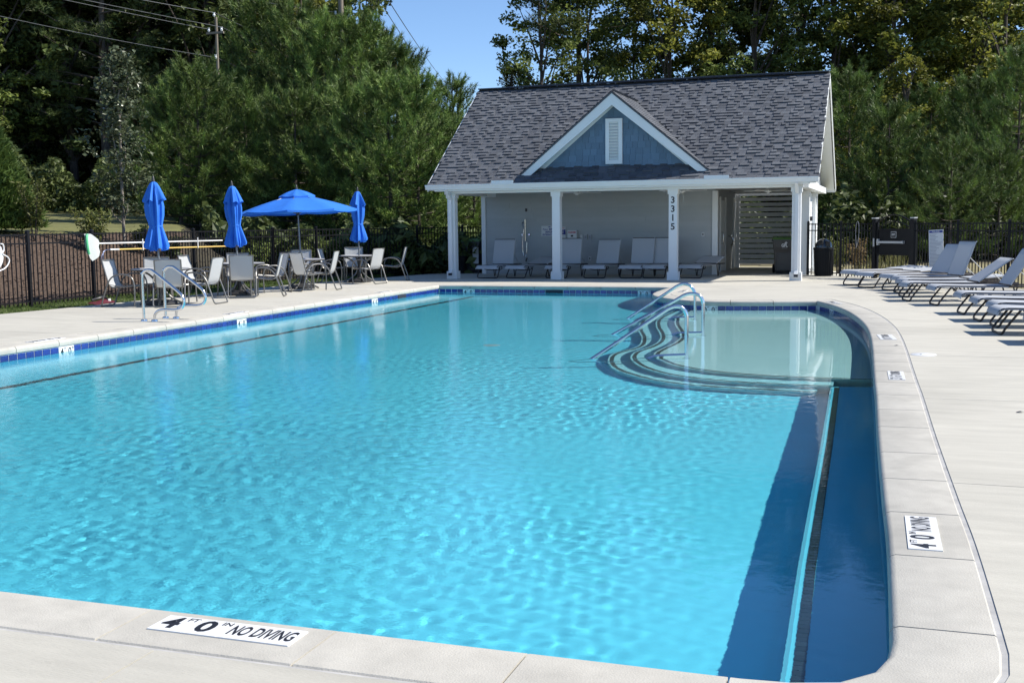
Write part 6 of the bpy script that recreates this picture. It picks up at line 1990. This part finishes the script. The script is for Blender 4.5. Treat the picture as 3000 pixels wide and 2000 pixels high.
# far wood closing the view behind everything: one mass nobody could count
rng = np.random.default_rng(77)
def far_mass(px0, px1, d0, d1, h0, h1, n, size):
    px = rng.uniform(px0, px1, n); d = rng.uniform(d0, d1, n)
    x = -math.sin(_y) * d + math.cos(_y) * (px - 1500) / 3300.0 * d
    y = math.cos(_y) * d + math.sin(_y) * (px - 1500) / 3300.0 * d
    hh = h0 + (h1 - h0) * (0.5 + 0.5 * np.sin(px * 0.013 + 1.2) * np.sin(px * 0.031)) 
    z = ground_h(x, y) + hh * rng.random(n) ** 0.8
    return np.stack([x, y, z], 1)
P = np.concatenate([far_mass(-500, 930, 88, 98, 14, 19, 26000, 0.6), far_mass(930, 1480, 88, 100, 3.0, 5.0, 5000, 0.6), far_mass(1480, 2400, 84, 96, 5, 8, 9000, 0.6), far_mass(2400, 3500, 84, 96, 9, 13, 15000, 0.6)])
V, F = leaf_quads(P, 1.05, rng, 0.1, 0.8)
fw_ = obj('far_woods', npmesh('far_woods', V, F, L_['dark'])); tag(fw_, 'dark mass of far woodland behind the single trees', 'woods', None, 'stuff')
# brush at the foot of the wood
P = np.concatenate([far_mass(-400, 1000, 50, 62, 1.2, 3.2, 22000, 0.4), far_mass(1900, 3400, 41, 56, 1.0, 3.0, 24000, 0.4), far_mass(610, 1420, 34.5, 43, 0.6, 1.7, 13000, .4)])
V, F = leaf_quads(P, 0.34, rng, 0.3, 0.6)
ub = obj('undergrowth', npmesh('undergrowth', V, F, L_['dark'])); tag(ub, 'dark low undergrowth along the foot of the trees', 'undergrowth', None, 'stuff')

# ---- single plants near the left fence
plant('magnolia_tree', 'slender young magnolia with pale glossy leaves on the mulch bank behind the left umbrella', 'tree', broadleaf(33, 5.1, 0.9, 0.85, 130, 30, 0.135, L_['mag'], 0.015, 3, cl_r=0.34, trunk_r=0.045, bark='palebark'), at(372, 30.5), 0.4, 1.0)
plant('arborvitae', 'light green arborvitae at the left picture edge', 'conifer', conifer_column(35, 3.0, 1.25, L_['cedar']), at(-35, 28.5), 0, 1.0)
plant('shrub', 'yellow green shrub with pale blossoms beside the arborvitae', 'shrub', shrub(36, 1.5, 0.55, L_['shrub'], 620), at(112, 28.0), 0)
plant('shrub', 'round light green shrub on the bank left of the small magnolia', 'shrub', shrub(37, 1.15, 0.55, L_['shrub'], 700), at(283, 29.0), 1.0)
plant('shrub', 'low dark shrub on the bank between the first two umbrellas', 'shrub', shrub(38, 0.75, 0.6, L_['dark'], 520, 0.12), at(515, 31.0), 2.0)
plant('shrub', 'low dark shrub right of the magnolia trunk', 'shrub', shrub(39, 0.7, 0.5, L_['dark'], 420, 0.12), at(425, 30.6), 3.0)
for k, (px, d, h) in enumerate(((760, 33.5, 0.9), (920, 34, 1.0), (990, 34.5, 1.15), (1120, 35, 0.9), (830, 35, 0.8))):
    plant('shrub', ['low shrub seen through the fence between the second umbrella and the open one', 'low shrub seen through the fence under the right half of the open umbrella', 'low shrub seen through the fence left of the rightmost closed umbrella', 'low shrub seen through the fence right of the rightmost closed umbrella', 'low shrub seen through the fence right behind the open umbrella pole'][k], 'shrub', shrub(40 + k, h, 0.55, L_['green'], 420, 0.12), at(px, d), k, 1.0, 'low shrubs behind the slanting fence')
# ---- behind the right fence
plant('shrub', 'green leafy shrub right behind the trash can', 'shrub', shrub(51, 1.0, 0.45, L_['shrub'], 520, 0.09), at(2460, 31.8), 0)
plant('shrub', 'bronze pink shrub behind the fence left of the gate', 'shrub', shrub(52, 0.95, 0.55, L_['bronze'], 620, 0.09), at(2515, 32.0), 1)
def reeds(seed, n, H, rad):
    rng = np.random.default_rng(seed)
    P = np.stack([rng.normal(0, rad, n), rng.normal(0, rad, n), np.zeros(n)], 1)
    D = unit(np.stack([rng.normal(0, .32, n), rng.normal(0, .32, n), np.ones(n)], 1))
    V, F = needle_tufts(P, D, H, 0.028, 1, rng, 0.08)
    return [npmesh('blades', V, F, L_['reed'])]
plant('grass_clump', 'pale tufted grass clump seen through the lower gate', 'grass clump', reeds(53, 130, 0.75, 0.22), at(2620, 31.8), 0, 1, 'pale grass clumps behind the gate')
plant('grass_clump', 'pale tufted grass clump left of the gate post', 'grass clump', reeds(54, 90, 0.6, 0.2), at(2560, 31.6), 1, 1, 'pale grass clumps behind the gate')
# ---- grass strip along the deck and scattered bark chips
n = 16000
x = rng.uniform(-17.2, -14.6, n); y = rng.uniform(12.5, 32, n)
dl = np.interp(y, [-8, 16, 18, 22, 26.5, 27.9, 32.6, 34.5], [-15.3, -15.2, -15.0, -14.85, -14.8, -14.33, -13.35, -12.3])
ok = (x < dl - 0.0 + rng.uniform(-.05, .05, n)) & (bank_u(x, y) < 0.75)
x, y = x[ok], y[ok]
P = np.stack([x, y, ground_h(x, y) - 0.01], 1)
P[:, 2] = np.where(bank_u(x, y) < 0, -0.045, P[:, 2])
D = unit(np.stack([rng.normal(0, .5, len(x)), rng.normal(0, .5, len(x)), np.ones(len(x))], 1))
V, F = needle_tufts(P, D, 0.075, 0.014, 3, rng, 0.4)
gs = obj('grass', npmesh('grass', V, F, M['blade'])); tag(gs, 'strip of short green grass between the deck and the left fence', 'grass', None, 'stuff')
n = 9000
x = rng.uniform(-23, -16.6, n); y = rng.uniform(14, 36, n); u = bank_u(x, y); ok = (u > 0.7) & (u < 4.6); x, y = x[ok], y[ok]
V, F = leaf_quads(np.stack([x, y, ground_h(x, y) + 0.02], 1), 0.085, rng, 1.2, 0.35)
ch_ = obj('bark_mulch', npmesh('bark_mulch', V, F, M['chip'])); tag(ch_, 'loose brown bark mulch on the bank behind the fence', 'mulch', None, 'stuff')

# ================================================================== POLES AND WIRES
def upole(label, px, d, H, r):
    x, y = at(px, d)
    a = thing('utility_pole', label, 'utility pole', (x, y, -0.5), 0, 'wooden utility poles')
    MB().tube([(x, y, -0.5), (x, y, H * 0.5), (x, y, H)], r, 14, taper=[r, r * 0.88, r * 0.74]).build('pole', M['wood'], a)
    return a, Vector((x, y, H))
pA, tA = upole('thin wooden utility pole with its top below the tree tops', 664, 43.5, 9.35, 0.066)
pB, tB = upole('thick wooden utility pole running out of the picture top', 1022, 48, 13.0, 0.135)
for sx, dz in ((-0.25, -0.55), (0.3, -0.55), (0, 0.0), (0, -1.55)):
    MB().lathe([(0.0, 0.16), (0.05, 0.15), (0.03, 0.10), (0.055, 0.06), (0.03, 0.0)], 10, (tA.x + sx, tA.y - 0.12, tA.z + dz)).build('insulator', M['ring'], pA)
MB().bar((tA.x - 0.35, tA.y - 0.13, tA.z - 0.6), (tA.x + 0.4, tA.y - 0.13, tA.z - 0.6), 0.06, 0.08).build('cross_arm', M['wood'], pA)
MB().lathe([(0.0, 0.16), (0.05, 0.15), (0.03, 0.10), (0.055, 0.06), (0.03, 0.0)], 10, (tB.x - 0.2, tB.y - 0.1, 10.2)).build('insulator', M['ring'], pB)
def ray(px, py, d):
    h = HV * d + RV * ((px - 1500) / 3300.0 * d)
    # level of that photo row at distance d (small-angle, with the camera roll)
    hz = 653 - (px - 1500) * 0.0113
    return Vector((h.x, h.y, 1.5217 + (hz - py) / 3300.0 * d * 1.005))
def wire(label, a, b, sag, r=0.011, m='wire'):
    P = []
    for i in range(19):
        t_ = i / 18
        p = a.lerp(b, t_); p.z -= sag * 4 * t_ * (1 - t_)
        P.append(p)
    th = thing('power_line', label, 'wire', tuple(P[0]), 0, 'overhead wires')
    MB().tube(P, r, 5).build('wire', M[m], th)
top = tA + Vector((0, -0.12, 0.15))
wire('upper wire running from the thin pole top to the upper left', top, ray(279, -10, 40), 0.02, 0.010, 'leadwire')
wire('left of the middle wire pair running from the thin pole to the upper left', tA + Vector((-0.25, -0.13, -0.45)), ray(100, -5, 40), 0.02, 0.010, 'leadwire')
wire('right of the middle wire pair running from the thin pole to the upper left', tA + Vector((0.3, -0.13, -0.4)), ray(150, -5, 40), 0.02, 0.010, 'leadwire')
wire('lowest wire running from the thin pole to the left picture edge', tA + Vector((0, -0.10, -1.5)), ray(-60, 45, 40), 0.08, 0.010, 'leadwire')
wire('wire running right from the thin pole top into the young pines', top, ray(1000, 190, 120), 0.3, 0.014)
wire('wire running right from the cross arm into the young pines', tA + Vector((0.3, -0.13, -0.4)), ray(1000, 225, 120), 0.3, 0.014)
wire('low wire running right from the thin pole into the young pines', tA + Vector((0, -0.10, -1.5)), ray(900, 260, 120), 0.3, 0.014)
wire('wire from the top of the picture to the insulator on the thick pole', Vector((tB.x - 0.2, tB.y - 0.1, 10.3)), ray(560, -20, 46), 0.1, 0.010, 'leadwire')
for k, (a_, b_, lb) in enumerate((((1040, -90), (1243, 256), 'leftmost of the three wires crossing the sky gap'), ((1080, -60), (1310, 282), 'middle of the three wires crossing the sky gap'), ((1130, -20), (1335, 272), 'rightmost of the three wires crossing the sky gap'))):
    wire(lb, ray(*a_, 48), ray(*b_, 150), 0.4, 0.022)
wire('faint far wire low across the sky gap', ray(1130, 222, 160), ray(1420, 262, 160), 0.2, 0.02)

for o in RECV:
    o.cycles.is_caustics_receiver = True
